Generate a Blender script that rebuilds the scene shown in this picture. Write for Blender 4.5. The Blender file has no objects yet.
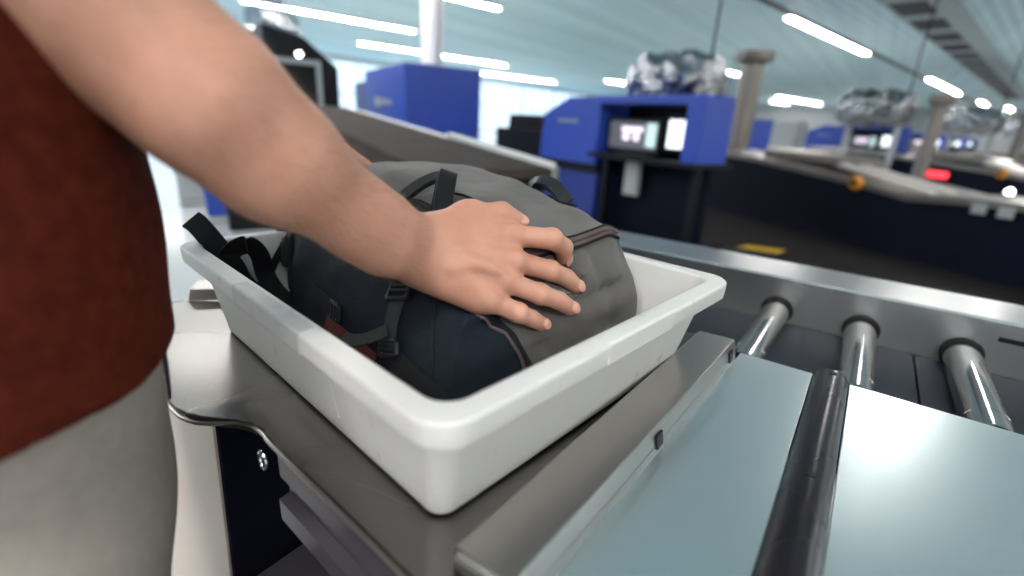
import bpy, bmesh, math, random
import numpy as np
from mathutils import Vector, Matrix, noise
from mathutils.bvhtree import BVHTree

random.seed(7)
SC = bpy.context.scene
COL = SC.collection

# ------------------------------------------------------------------ camera
cam_d = bpy.data.cameras.new('camera')
cam = bpy.data.objects.new('camera', cam_d)
COL.objects.link(cam)
cam_d.sensor_width = 36.0
cam_d.lens = 16.945
cam_d.clip_start = 0.02
cam_d.clip_end = 300
RGT, DWN, FWD = Vector((.803, .594, .051)), Vector((.236, -.239, -.942)), Vector((-.548, .768, -.332))
RGT.normalize(); FWD = (FWD - RGT * FWD.dot(RGT)).normalized(); UPV = RGT.cross(FWD)
M = Matrix.Identity(4)
for i in range(3):
    M[i][0], M[i][1], M[i][2] = RGT[i], UPV[i], -FWD[i]
M.translation = Vector((0, 0, 1.13))
cam.matrix_world = M
cam_d.dof.use_dof = True
cam_d.dof.focus_distance = 0.60
cam_d.dof.aperture_fstop = 1.7
SC.camera = cam

# ------------------------------------------------------------------ view, world
SC.view_settings.view_transform = 'Standard'
SC.view_settings.look = 'None'
SC.view_settings.exposure = 0.06
SC.view_settings.gamma = 1.0
SC.view_settings.use_curve_mapping = False
SC.cycles.use_denoising = True
SC.cycles.sample_clamp_indirect = 8.0
SC.cycles.caustics_reflective = False
SC.cycles.caustics_refractive = False
world = bpy.data.worlds.new('sky')
SC.world = world
world.use_nodes = True
wb = world.node_tree.nodes['Background']
wb.inputs[0].default_value = (0.70, 0.87, 1.0, 1)
wb.inputs[1].default_value = 1.9
LAMP_L = 62.0
LAMP_COL = (1.0, 0.94, 0.89)
CEIL_Z = 4.0


# ------------------------------------------------------------------ materials
def inp(b, n, v):
    if n in b.inputs:
        b.inputs[n].default_value = v


def pbr(name, col, rough=.5, metal=0., var=0., scale=20., bump=0., bscale=200., sheen=0., sss=0., coat=0.,
        stretch=None, col2=None, rvar=0., spec=None, alpha=None):
    m = bpy.data.materials.new(name)
    m.use_nodes = True
    nt = m.node_tree
    b = nt.nodes['Principled BSDF']
    c = tuple(col) + (1,)
    inp(b, 'Base Color', c); inp(b, 'Roughness', rough); inp(b, 'Metallic', metal)
    if spec is not None: inp(b, 'Specular IOR Level', spec)
    if sheen: inp(b, 'Sheen Weight', sheen); inp(b, 'Sheen Roughness', .4)
    if coat: inp(b, 'Coat Weight', coat); inp(b, 'Coat Roughness', .15)
    if sss:
        inp(b, 'Subsurface Weight', sss); inp(b, 'Subsurface Radius', (.010, .004, .002)); inp(b, 'Subsurface Scale', 1.0)
    if alpha is not None: inp(b, 'Alpha', alpha)
    tc = nt.nodes.new('ShaderNodeTexCoord')
    mp = nt.nodes.new('ShaderNodeMapping')
    nt.links.new(tc.outputs['Object'], mp.inputs[0])
    if stretch: mp.inputs['Scale'].default_value = stretch
    if var or rvar:
        n = nt.nodes.new('ShaderNodeTexNoise')
        n.inputs['Scale'].default_value = scale
        n.inputs['Detail'].default_value = 3
        nt.links.new(mp.outputs[0], n.inputs[0])
        if var:
            r = nt.nodes.new('ShaderNodeMix'); r.data_type = 'RGBA'
            c2 = col2 or tuple(max(0, x * (1 - var)) for x in col)
            r.inputs[6].default_value = c
            r.inputs[7].default_value = tuple(c2) + (1,)
            mr = nt.nodes.new('ShaderNodeMapRange')
            mr.inputs[1].default_value = .2; mr.inputs[2].default_value = .8
            nt.links.new(n.outputs[0], mr.inputs[0])
            nt.links.new(mr.outputs[0], r.inputs[0])
            nt.links.new(r.outputs[2], b.inputs['Base Color'])
        if rvar:
            mr = nt.nodes.new('ShaderNodeMapRange')
            mr.inputs[1].default_value = .1; mr.inputs[2].default_value = .9
            mr.inputs[3].default_value = rough - rvar; mr.inputs[4].default_value = rough + rvar
            nt.links.new(n.outputs[0], mr.inputs[0])
            nt.links.new(mr.outputs[0], b.inputs['Roughness'])
    if bump:
        n2 = nt.nodes.new('ShaderNodeTexNoise')
        n2.inputs['Scale'].default_value = bscale
        n2.inputs['Detail'].default_value = 4
        nt.links.new(mp.outputs[0], n2.inputs[0])
        bp = nt.nodes.new('ShaderNodeBump')
        bp.inputs['Strength'].default_value = bump
        bp.inputs['Distance'].default_value = .002
        nt.links.new(n2.outputs[0], bp.inputs['Height'])
        nt.links.new(bp.outputs[0], b.inputs['Normal'])
    return m


def emit(name, col, s):
    m = bpy.data.materials.new(name)
    m.use_nodes = True
    b = m.node_tree.nodes['Principled BSDF']
    inp(b, 'Base Color', tuple(col) + (1,))
    inp(b, 'Emission Color', tuple(col) + (1,)); inp(b, 'Emission Strength', s)
    return m


def scratched_steel(name, col, rough, stretch, swirl=.0):
    m = pbr(name, col, rough, 1.0, var=.10, scale=5, rvar=.05)
    nt = m.node_tree
    for q in nt.nodes:
        if q.type == 'TEX_NOISE': q.inputs['Detail'].default_value = 1
    b = nt.nodes['Principled BSDF']
    tc = nt.nodes['Texture Coordinate']
    mp = nt.nodes.new('ShaderNodeMapping'); mp.inputs['Scale'].default_value = stretch
    nt.links.new(tc.outputs['Object'], mp.inputs[0])
    n = nt.nodes.new('ShaderNodeTexNoise'); n.inputs['Scale'].default_value = 60; n.inputs['Detail'].default_value = 6
    nt.links.new(mp.outputs[0], n.inputs[0])
    bp = nt.nodes.new('ShaderNodeBump'); bp.inputs['Strength'].default_value = .03; bp.inputs['Distance'].default_value = .0003
    nt.links.new(n.outputs[0], bp.inputs['Height'])
    last = bp
    if swirl:
        w = nt.nodes.new('ShaderNodeTexVoronoi'); w.inputs['Scale'].default_value = 14; w.feature = 'DISTANCE_TO_EDGE'
        d = nt.nodes.new('ShaderNodeTexNoise'); d.inputs['Scale'].default_value = 5
        nt.links.new(tc.outputs['Object'], d.inputs[0])
        mx = nt.nodes.new('ShaderNodeMix'); mx.data_type = 'RGBA'; mx.inputs[0].default_value = .35
        nt.links.new(tc.outputs['Object'], mx.inputs[6]); nt.links.new(d.outputs[1], mx.inputs[7])
        nt.links.new(mx.outputs[2], w.inputs[0])
        rp = nt.nodes.new('ShaderNodeMapRange'); rp.inputs[1].default_value = 0; rp.inputs[2].default_value = .012
        nt.links.new(w.outputs[0], rp.inputs[0])
        b2 = nt.nodes.new('ShaderNodeBump'); b2.inputs['Strength'].default_value = swirl; b2.inputs['Distance'].default_value = .001
        nt.links.new(rp.outputs[0], b2.inputs['Height']); nt.links.new(bp.outputs[0], b2.inputs['Normal'])
        last = b2
    nt.links.new(last.outputs[0], b.inputs['Normal'])
    return m


MT = {}
MT['steel'] = scratched_steel('brushed_steel', (.45, .425, .40), .33, (1, 12, 1))
MT['plate'] = scratched_steel('plate_steel', (.78, .88, .92), .31, (1, 3, 1))
MT['table'] = scratched_steel('table_steel', (.21, .20, .195), .27, (6, 1, 1))
MT['rail'] = scratched_steel('rail_steel', (.52, .53, .54), .30, (10, 1, 1))
MT['roller'] = scratched_steel('roller_steel', (.50, .49, .48), .17, (1, 8, 1))
MT['darksteel'] = scratched_steel('dark_steel', (.028, .024, .032), .27, (1, 8, 1))
MT['darksteel'].node_tree.nodes['Principled BSDF'].inputs['Metallic'].default_value = .7
MT['deck'] = pbr('deck_grey', (.012, .017, .028), .55, 0, var=.3, scale=6, spec=.25)
MT['navy'] = pbr('navy_skirt', (.004, .006, .018), .7, var=.2, scale=3, spec=.15)
MT['black'] = pbr('black_plastic', (.005, .006, .010), .5, var=.2, scale=30, spec=.25)
MT['rubber'] = pbr('black_rubber', (.010, .010, .012), .6, var=.2, scale=30, spec=.2)
MT['apron'] = pbr('apron_paint', (.075, .07, .085), .4, .4, var=.2, scale=8, spec=.3)
MT['cream'] = pbr('cream_panel', (.66, .575, .525), .55, var=.06, scale=5)
MT['floor'] = pbr('floor_tile', (.50, .505, .51), .16, var=.08, scale=.6, rvar=.05)
MT['ceil'] = None
MT['blue'] = pbr('machine_blue', (.028, .075, .46), .4, var=.1, scale=3)
MT['blue2'] = pbr('machine_blue_dark', (.018, .04, .25), .45, var=.1, scale=3)
MT['beige'] = pbr('beige_metal', (.25, .225, .21), .35, .5, var=.15, scale=3)
MT['belt'] = pbr('belt_rubber', (.055, .047, .044), .75, var=.3, scale=4, spec=.04)
MT['white'] = pbr('white_paint', (.78, .79, .8), .5, var=.05, scale=2)
MT['grey'] = pbr('grey_paint', (.42, .45, .47), .5, var=.08, scale=2)
MT['yellow'] = pbr('yellow_paint', (.75, .45, .02), .5, var=.15, scale=12)
MT['orange'] = pbr('orange_plastic', (.8, .32, .02), .4, var=.1, scale=9)
MT['chrome'] = pbr('chrome', (.75, .75, .76), .12, 1.0, var=.05, scale=9)
MT['foil'] = pbr('crumpled_foil', (.42, .44, .47), .10, 1.0, var=.25, scale=4, bump=1.0, bscale=9)
for n_ in MT['foil'].node_tree.nodes:
    if n_.type == 'BUMP': n_.inputs['Distance'].default_value = .05
MT['lamp'] = emit('lamp_glow', LAMP_COL, LAMP_L)
MT['fabric'] = pbr('bag_fabric', (.086, .083, .080), .65, var=.25, scale=60, bump=.8, bscale=700, sheen=.18, spec=.22)
MT['fabric2'] = pbr('bag_side_fabric', (.010, .014, .020), .6, var=.25, scale=50, bump=.5, bscale=800, spec=.3)
MT['web'] = pbr('webbing', (.009, .010, .013), .65, var=.3, scale=80, bump=.6, bscale=1200, spec=.15)
MT['webgrey'] = pbr('grey_webbing', (.030, .032, .036), .6, var=.25, scale=80, bump=.6, bscale=1200, spec=.15)
MT['zip'] = pbr('zip_tape', (.075, .048, .052), .6, var=.25, scale=90, bump=.5, bscale=900)
MT['red'] = pbr('red_lining', (.10, .012, .008), .7, var=.3, scale=40)
MT['buckle'] = pbr('buckle_plastic', (.012, .014, .018), .42, var=.2, scale=40, spec=.3)
MT['skin'] = pbr('skin', (.475, .262, .192), .5, var=.5, scale=24, bump=.22, bscale=420, sss=.1, col2=(.40, .185, .128), spec=.35)
MT['nail'] = pbr('nail', (.54, .28, .215), .28, var=.1, scale=60)
MT['hair'] = pbr('hair', (.05, .028, .015), .5, var=.4, scale=80)
MT['shirt'] = pbr('shirt_knit', (.098, .017, .009), .9, var=.6, scale=85, bump=.9, bscale=380, spec=.06, col2=(.040, .007, .004))
MT['pants'] = pbr('trouser_cotton', (.275, .248, .225), .85, var=.15, scale=90, bump=.4, bscale=700, spec=.15)


def bag_mat():
    """grey cloth coloured darker over the harness side (edge stored per vertex)"""
    m = MT['fabric'].copy(); m.name = 'bag_cloth'
    nt = m.node_tree; b = nt.nodes['Principled BSDF']
    base = b.inputs['Base Color'].links[0].from_socket
    at = nt.nodes.new('ShaderNodeAttribute'); at.attribute_name = 'side_panel'
    st_ = nt.nodes.new('ShaderNodeMapRange'); st_.inputs[1].default_value = -.0008; st_.inputs[2].default_value = .0008
    nt.links.new(at.outputs['Fac'], st_.inputs[0])
    mx = nt.nodes.new('ShaderNodeMix'); mx.data_type = 'RGBA'; mx.inputs[7].default_value = (.008, .012, .019, 1)
    nt.links.new(st_.outputs[0], mx.inputs[0]); nt.links.new(base, mx.inputs[6]); nt.links.new(mx.outputs[2], b.inputs['Base Color'])
    iv = nt.nodes.new('ShaderNodeMapRange'); iv.inputs[3].default_value = .18; iv.inputs[4].default_value = .0
    nt.links.new(st_.outputs[0], iv.inputs[0]); nt.links.new(iv.outputs[0], b.inputs['Sheen Weight'])
    i2 = nt.nodes.new('ShaderNodeMapRange'); i2.inputs[3].default_value = .22; i2.inputs[4].default_value = .10
    nt.links.new(st_.outputs[0], i2.inputs[0]); nt.links.new(i2.outputs[0], b.inputs['Specular IOR Level'])
    return m


MT['bagcloth'] = bag_mat()


def tray_mat():
    m = pbr('tray_plastic', (.585, .585, .58), .42, var=.08, scale=4)
    nt = m.node_tree; b = nt.nodes['Principled BSDF']
    tc = nt.nodes['Texture Coordinate']
    base = b.inputs['Base Color'].links[0].from_socket
    # scuffs: sparse stretched noise marks
    n = nt.nodes.new('ShaderNodeTexNoise'); n.inputs['Scale'].default_value = 38; n.inputs['Detail'].default_value = 8; n.inputs['Roughness'].default_value = .7
    mp = nt.nodes.new('ShaderNodeMapping'); mp.inputs['Scale'].default_value = (1, 1, .45); mp.inputs['Rotation'].default_value = (.4, .5, .3)
    nt.links.new(tc.outputs['Object'], mp.inputs[0]); nt.links.new(mp.outputs[0], n.inputs[0])
    mr = nt.nodes.new('ShaderNodeMapRange'); mr.inputs[1].default_value = .61; mr.inputs[2].default_value = .70; mr.inputs[4].default_value = .6
    nt.links.new(n.outputs[0], mr.inputs[0])
    mx = nt.nodes.new('ShaderNodeMix'); mx.data_type = 'RGBA'; mx.inputs[7].default_value = (.30, .28, .26, 1)
    nt.links.new(mr.outputs[0], mx.inputs[0]); nt.links.new(base, mx.inputs[6])
    # fine scratches
    v = nt.nodes.new('ShaderNodeTexVoronoi'); v.feature = 'DISTANCE_TO_EDGE'; v.inputs['Scale'].default_value = 9
    mp2 = nt.nodes.new('ShaderNodeMapping'); mp2.inputs['Scale'].default_value = (1, 1, .5); mp2.inputs['Rotation'].default_value = (0, .6, .2)
    nt.links.new(tc.outputs['Object'], mp2.inputs[0]); nt.links.new(mp2.outputs[0], v.inputs[0])
    m2 = nt.nodes.new('ShaderNodeMapRange'); m2.inputs[1].default_value = 0; m2.inputs[2].default_value = .006; m2.inputs[3].default_value = .22; m2.inputs[4].default_value = 0
    nt.links.new(v.outputs[0], m2.inputs[0])
    mx2 = nt.nodes.new('ShaderNodeMix'); mx2.data_type = 'RGBA'; mx2.inputs[7].default_value = (.45, .43, .41, 1)
    nt.links.new(m2.outputs[0], mx2.inputs[0]); nt.links.new(mx.outputs[2], mx2.inputs[6])
    nt.links.new(mx2.outputs[2], b.inputs['Base Color'])
    return m


MT['tray'] = tray_mat()
MT['traygrey'] = pbr('tray_grip_grey', (.46, .48, .49), .42, var=.2, scale=60, bump=.2, bscale=300)


def ceil_mat():
    m = pbr('ceiling_slats', (.48, .60, .64), .5, 0)
    nt = m.node_tree; b = nt.nodes['Principled BSDF']
    tc = nt.nodes['Texture Coordinate']
    mp = nt.nodes.new('ShaderNodeMapping'); mp.inputs['Rotation'].default_value = (0, 0, .2)
    nt.links.new(tc.outputs['Object'], mp.inputs[0])
    w = nt.nodes.new('ShaderNodeTexWave'); w.bands_direction = 'X'; w.inputs['Scale'].default_value = 1.1; w.inputs['Distortion'].default_value = 0
    nt.links.new(mp.outputs[0], w.inputs[0])
    n = nt.nodes.new('ShaderNodeTexNoise'); n.inputs['Scale'].default_value = .35; n.inputs['Roughness'].default_value = .75
    mp3 = nt.nodes.new('ShaderNodeMapping'); mp3.inputs['Scale'].default_value = (7, .10, 1); mp3.inputs['Rotation'].default_value = (0, 0, .2)
    nt.links.new(tc.outputs['Object'], mp3.inputs[0]); nt.links.new(mp3.outputs[0], n.inputs[0])
    mx = nt.nodes.new('ShaderNodeMix'); mx.data_type = 'RGBA'
    mx.inputs[6].default_value = (.24, .45, .52, 1); mx.inputs[7].default_value = (.68, .93, .98, 1)
    ad = nt.nodes.new('ShaderNodeMath'); ad.operation = 'MULTIPLY_ADD'; ad.inputs[1].default_value = .35
    nt.links.new(w.outputs['Fac'], ad.inputs[0]); nt.links.new(n.outputs[0], ad.inputs[2])
    nt.links.new(ad.outputs[0], mx.inputs[0]); nt.links.new(mx.outputs[2], b.inputs['Base Color'])
    bp = nt.nodes.new('ShaderNodeBump'); bp.inputs['Strength'].default_value = .4; bp.inputs['Distance'].default_value = .03
    nt.links.new(w.outputs['Fac'], bp.inputs['Height']); nt.links.new(bp.outputs[0], b.inputs['Normal'])
    return m


MT['ceil'] = ceil_mat()


def glass_mat(name, tint, refl, rough=.02):
    m = bpy.data.materials.new(name); m.use_nodes = True
    nt = m.node_tree; nt.nodes.clear()
    o = nt.nodes.new('ShaderNodeOutputMaterial'); mx = nt.nodes.new('ShaderNodeMixShader')
    t = nt.nodes.new('ShaderNodeBsdfTransparent'); g = nt.nodes.new('ShaderNodeBsdfGlossy')
    t.inputs[0].default_value = tuple(tint) + (1,); g.inputs['Roughness'].default_value = rough
    mx.inputs[0].default_value = refl
    nt.links.new(t.outputs[0], mx.inputs[1]); nt.links.new(g.outputs[0], mx.inputs[2]); nt.links.new(mx.outputs[0], o.inputs[0])
    return m


MT['pane'] = glass_mat('window_glass', (.95, .98, 1), .06)
MT['perspex'] = glass_mat('smoked_perspex', (.55, .58, .62), .25, .08)


# ------------------------------------------------------------------ object helpers
def tag(o, label=None, cat=None, group=None, kind=None):
    if label: o['label'] = label
    if cat: o['category'] = cat
    if group: o['group'] = group
    if kind: o['kind'] = kind
    return o


def root(name, loc, label, cat, group=None, rz=0):
    o = bpy.data.objects.new(name, None)
    o.location = loc; o.rotation_euler = (0, 0, rz)
    o.empty_display_size = .1
    COL.objects.link(o)
    return tag(o, label, cat, group)


def P_inv(p):
    return Matrix.LocRotScale(Vector(p.location), p.rotation_euler.to_matrix(), None).inverted() if p else Matrix.Identity(4)


def from_bm(name, bm, mat, parent=None, world=True, smooth=True, angle=40):
    """link a bmesh as one object; coordinates are world unless world=False (then the parent's own)"""
    if world and parent is not None:
        mats = []
        q = parent
        chain = []
        while q is not None:
            chain.append(q); q = q.parent
        mm = Matrix.Identity(4)
        for q in reversed(chain):
            mm = mm @ Matrix.LocRotScale(Vector(q.location), q.rotation_euler.to_matrix(), None)
        bm.transform(mm.inverted())
    bmesh.ops.recalc_face_normals(bm, faces=bm.faces[:])
    me = bpy.data.meshes.new(name)
    bm.to_mesh(me); bm.free()
    if smooth:
        me.polygons.foreach_set('use_smooth', [True] * len(me.polygons))
        me.set_sharp_from_angle(angle=math.radians(angle))
    ms = mat if isinstance(mat, (list, tuple)) else [mat]
    for m in ms: me.materials.append(m)
    o = bpy.data.objects.new(name, me)
    COL.objects.link(o)
    if parent is not None: o.parent = parent
    if smooth and len(me.polygons) < 900:
        w_ = o.modifiers.new('face_weighted_normals', 'WEIGHTED_NORMAL'); w_.keep_sharp = True; w_.weight = 90
    return o


def center_origin(o):
    """move a top-level mesh's origin to the middle of its foot"""
    me = o.data
    co = np.empty(len(me.vertices) * 3, 'f'); me.vertices.foreach_get('co', co); co = co.reshape(-1, 3)
    c = Vector(((co[:, 0].min() + co[:, 0].max()) / 2, (co[:, 1].min() + co[:, 1].max()) / 2, co[:, 2].min()))
    me.transform(Matrix.Translation(-c)); o.location = c
    return o


def box(bm, x0, x1, y0, y1, z0, z1, bev=0., seg=2, mtx=None):
    vs = [bm.verts.new((x, y, z)) for x in (x0, x1) for y in (y0, y1) for z in (z0, z1)]
    fs = [(0, 1, 3, 2), (4, 6, 7, 5), (0, 4, 5, 1), (2, 3, 7, 6), (0, 2, 6, 4), (1, 5, 7, 3)]
    F = [bm.faces.new([vs[i] for i in f]) for f in fs]
    if bev:
        es = list({e for f in F for e in f.edges})
        r = bmesh.ops.bevel(bm, geom=es, offset=bev, segments=seg, affect='EDGES', profile=.5)
        vs = list({v for v in r['verts']} | {v for v in vs if v.is_valid})
    if mtx is not None:
        bmesh.ops.transform(bm, matrix=mtx, verts=[v for v in vs if v.is_valid])
    return vs


def B(*a, **k):
    bm = bmesh.new(); box(bm, *a, **k); return bm


def prism(bm, pts, axis0, axis1, axis2, org, d0, d1, bev=0., seg=2):
    """polygon pts (a,b) in plane axis0/axis1 from org, extruded from d0 to d1 along axis2"""
    lo = [bm.verts.new(org + axis0 * a + axis1 * b + axis2 * d0) for a, b in pts]
    hi = [bm.verts.new(org + axis0 * a + axis1 * b + axis2 * d1) for a, b in pts]
    n = len(pts)
    F = [bm.faces.new(lo[::-1]), bm.faces.new(hi)]
    for i in range(n):
        F.append(bm.faces.new((lo[i], lo[(i + 1) % n], hi[(i + 1) % n], hi[i])))
    if bev:
        es = list({e for f in F[:2] for e in f.edges})
        bmesh.ops.bevel(bm, geom=es, offset=bev, segments=seg, affect='EDGES', profile=.5)


def tube(bm, pts, r, n=12, caps=True, closed=False):
    pts = [Vector(p) for p in pts]
    rr = r if isinstance(r, (list, tuple)) else [r] * len(pts)
    up = None; rings = []
    m = len(pts)
    for i, p in enumerate(pts):
        a = pts[(i - 1) % m] if closed else pts[max(i - 1, 0)]
        b = pts[(i + 1) % m] if closed else pts[min(i + 1, m - 1)]
        t = (b - a).normalized()
        if up is None:
            up = Vector((0, 0, 1)) if abs(t.z) < .9 else Vector((1, 0, 0))
        up = (up - t * up.dot(t)).normalized()
        s = t.cross(up)
        rings.append([bm.verts.new(p + (up * math.cos(q) + s * math.sin(q)) * rr[i]) for q in [2 * math.pi * k / n for k in range(n)]])
    for i in range(m if closed else m - 1):
        A, Bq = rings[i], rings[(i + 1) % m]
        for k in range(n):
            bm.faces.new((A[k], A[(k + 1) % n], Bq[(k + 1) % n], Bq[k]))
    if caps and not closed:
        bm.faces.new(rings[0][::-1]); bm.faces.new(rings[-1])


def ribbon(bm, pts, nrm, w, th, taper=None):
    """flat strap of width w and thickness th along pts; nrm = surface normal per point"""
    pts = [Vector(p) for p in pts]
    rings = []
    for i, p in enumerate(pts):
        t = (pts[min(i + 1, len(pts) - 1)] - pts[max(i - 1, 0)]).normalized()
        n = Vector(nrm[i]); n = (n - t * n.dot(t)).normalized()
        s = t.cross(n)
        ww = w if taper is None else w * taper[i]
        h, k = ww / 2, th / 2
        prof = [(-h, -k * .6), (-h * .97, -k), (h * .97, -k), (h, -k * .6), (h, k * .6), (h * .97, k), (-h * .97, k), (-h, k * .6)]
        rings.append([bm.verts.new(p + s * a + n * b) for a, b in prof])
    for A, Bq in zip(rings, rings[1:]):
        for k in range(8):
            bm.faces.new((A[k], A[(k + 1) % 8], Bq[(k + 1) % 8], Bq[k]))
    bm.faces.new(rings[0][::-1]); bm.faces.new(rings[-1])


def cyl(bm, c, ax, r, h, n=24, r2=None):
    c = Vector(c); ax = Vector(ax).normalized()
    tube(bm, [c, c + ax * h], [r, r if r2 is None else r2], n)


def lathe(bm, prof, c, n=32):
    rings = []
    for r, z in prof:
        rings.append([bm.verts.new((c[0] + r * math.cos(q), c[1] + r * math.sin(q), c[2] + z)) for q in [2 * math.pi * k / n for k in range(n)]])
    for A, Bq in zip(rings, rings[1:]):
        for k in range(n):
            bm.faces.new((A[k], A[(k + 1) % n], Bq[(k + 1) % n], Bq[k]))
    bm.faces.new(rings[0][::-1]); bm.faces.new(rings[-1])


def smooth_path(pts, n=8):
    pts = [Vector(p) for p in pts]
    out = []
    for i in range(len(pts) - 1):
        p0, p1, p2, p3 = pts[max(i - 1, 0)], pts[i], pts[i + 1], pts[min(i + 2, len(pts) - 1)]
        for k in range(n):
            t = k / n
            out.append(.5 * ((2 * p1) + (p2 - p0) * t + (2 * p0 - 5 * p1 + 4 * p2 - p3) * t * t + (3 * p1 - p0 - 3 * p2 + p3) * t ** 3))
    out.append(pts[-1])
    return out


def copy_tree(o, loc, parent=None, label=None, group=None):
    c = o.copy(); COL.objects.link(c)
    if parent is None:
        c.location = loc
        if label: c['label'] = label
        if group: c['group'] = group
    else:
        c.parent = parent
    for ch in [x for x in bpy.data.objects if x.parent == o]:
        copy_tree(ch, None, c)
    return c


X, Y, Z = Vector((1, 0, 0)), Vector((0, 1, 0)), Vector((0, 0, 1))
W = Vector((.941, -.338, 0)).normalized(); WP = Vector((-W.y, W.x, 0))      # facing of the screening machines
U = Vector((.82, -.57, 0)).normalized(); V = Vector((-U.y, U.x, 0))          # run of the conveyor lanes


# ------------------------------------------------------------------ the hall
def struct(name, bm, m, **k):
    o = from_bm(name, bm, m, **k); o['kind'] = 'structure'; return o


XL, XR, YB, YF = -26., 18., -9., 62.
struct('floor', B(XL - .3, XR + .3, YB - .3, YF + .3, -.2, 0), MT['floor'], smooth=False)
struct('ceiling', B(XL - .3, XR + .3, YB - .3, YF + .3, CEIL_Z, CEIL_Z + .2), MT['ceil'], smooth=False)
struct('wall_right', B(XR, XR + .3, YB, YF, 0, CEIL_Z), MT['grey'], smooth=False)
struct('wall_back', B(XL, XR, YB - .3, YB, 0, CEIL_Z), MT['grey'], smooth=False)
struct('wall_front', B(XL, XR, YF, YF + .3, 0, CEIL_Z), MT['grey'], smooth=False)
bm = bmesh.new()
box(bm, XL - .3, XL, YB, YF, 0, .15); box(bm, XL - .3, XL, YB, YF, CEIL_Z - .3, CEIL_Z)
struct('wall_left', bm, MT['white'], smooth=False)
k = 1
y = YB
while y < YF - .1:
    y1 = min(y + 5.07, YF)
    bm = bmesh.new()
    box(bm, XL - .22, XL - .08, y, y + .14, .15, CEIL_Z - .3)
    for f in (1 / 3, 2 / 3):
        yy = y + (y1 - y) * f
        box(bm, XL - .19, XL - .11, yy - .03, yy + .03, .15, CEIL_Z - .3)
    box(bm, XL - .19, XL - .11, y + .14, y1, 1.95, 2.05)
    o = struct('window_%d' % k, bm, MT['white'], smooth=False)
    bm = bmesh.new(); box(bm, XL - .155, XL - .145, y + .14, y1, .15, CEIL_Z - .3)
    from_bm('pane', bm, MT['pane'], o, smooth=False)
    y = y1; k += 1

# lamp strips let into the ceiling, in rows running down the hall
D = Vector((.2, .98, 0)).normalized()
DN = Vector((D.y, -D.x, 0))
lamps = [
    ((-2.74, 15.6), 7.5, 'long ceiling strip lamp at upper right, nearest of its row'),
    ((1.07, 32.6), 9.9, 'second strip lamp of the right-hand row, beyond the longest one'),
    ((4.9, 50.0), 4.2, 'small round-looking strip lamp far down the right-hand row'),
    ((7.4, 57.0), 3.6, 'farthest lamp glow of the right-hand row at the picture edge'),
    ((-16.0, 8.1), 5.8, 'long bright ceiling strip lamp above the arm, left of the white column'),
    ((-20.0, 15.2), 3.6, 'short strip lamp under the long one, left of the white column'),
    ((-19.3, 19.8), 4.4, 'upper of the two strip lamps right of the white column'),
    ((-23.9, 25.2), 10.0, 'long lower strip lamp right of the white column above the blue box'),
    ((-16.7, 33.6), 5.2, 'strip lamp left of the shiny foil duct'),
    ((-8.0, 48.1), 11.0, 'upper strip lamp right of the tan post'),
    ((-9.6, 55.0), 4.5, 'small strip lamp just under another, right of the tan post'),
    ((-23.0, 4.0), 5.0, 'short strip lamp beside the dark scanner hood'),
    ((.74, 7.3), 1.7, None), ((6.2, 3.6), 4.0, None), ((9.0, .0), 6.0, None), ((4.6, -5.0), 7.0, None), ((2.0, -7.5), 6.0, None), ((-.5, -5.5), 5.0, None), ((-6.6, -6.0), 6.0, None), ((-12.5, -5), 6.0, None), ((-7.6, 2.0), 6.0, None),  # unseen; first makes the plate glare, rest added to light tray and hall
    ((8.2, 8.0), 7.0, None), ((9.6, 20.0), 7.0, None), ((3.3, 17.5), 7.0, None),
    ((-18.5, -5), 6.0, None), ((12.5, 36), 8.0, None), ((-10.5, 6.5), 5.5, None), ((-8.3, 24), 6.0, None), ((13.5, -3), 7.0, None), ((14.5, 10), 7.0, None),
]
for (p, L, lab) in lamps:
    A = Vector((p[0], p[1], CEIL_Z))
    lab = lab or 'strip lamp added in the slatted ceiling overhead, outside the view'
    r = root('ceiling_lamp', A, lab, 'lamp', 'strip lamps in the ceiling')
    bm = bmesh.new()
    prism(bm, [(-.14, -.005), (.14, -.005), (.14, -.05), (.12, -.05), (.11, -.03), (-.11, -.03), (-.12, -.05), (-.14, -.05)], DN, Z, D, A, 0, L)
    from_bm('housing', bm, MT['white'], r, smooth=False)
    bm = bmesh.new(); prism(bm, [(-.105, -.031), (.105, -.031), (.095, -.055), (-.095, -.055)], DN, Z, D, A, .05, L - .05)
    from_bm('diffuser', bm, MT['lamp'], r, smooth=False)
bm = bmesh.new(); A = Vector((-7.0, -6, CEIL_Z))
prism(bm, [(-.10, -.015), (.10, -.015), (.10, .0), (-.10, .0)], DN, Z, D, A, 0, 68)
struct('trim_1', bm, MT['deck'], smooth=False)
# row of dark ventilation openings
r = root('ceiling_vent', (0.1, 15, CEIL_Z), 'row of dark square vent openings in the ceiling at top right', 'vent')
A = Vector((-1.6, 8.0, CEIL_Z))
bm = bmesh.new(); prism(bm, [(-.55, -.03), (.75, -.03), (.75, -.01), (-.55, -.01)], DN, Z, D, A, 0, 40)
from_bm('frame', bm, pbr('vent_frame', (.33, .42, .45), .5, var=.1, scale=2), r, smooth=False)
for i in range(18):
    bm = bmesh.new(); s0 = .3 + i * 2.2
    prism(bm, [(-.45, -.045), (.25, -.045), (.25, -.031), (-.45, -.031)], DN, Z, D, A, s0, s0 + 1.5)
    from_bm('opening', bm, MT['black'], r, smooth=False)

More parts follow.
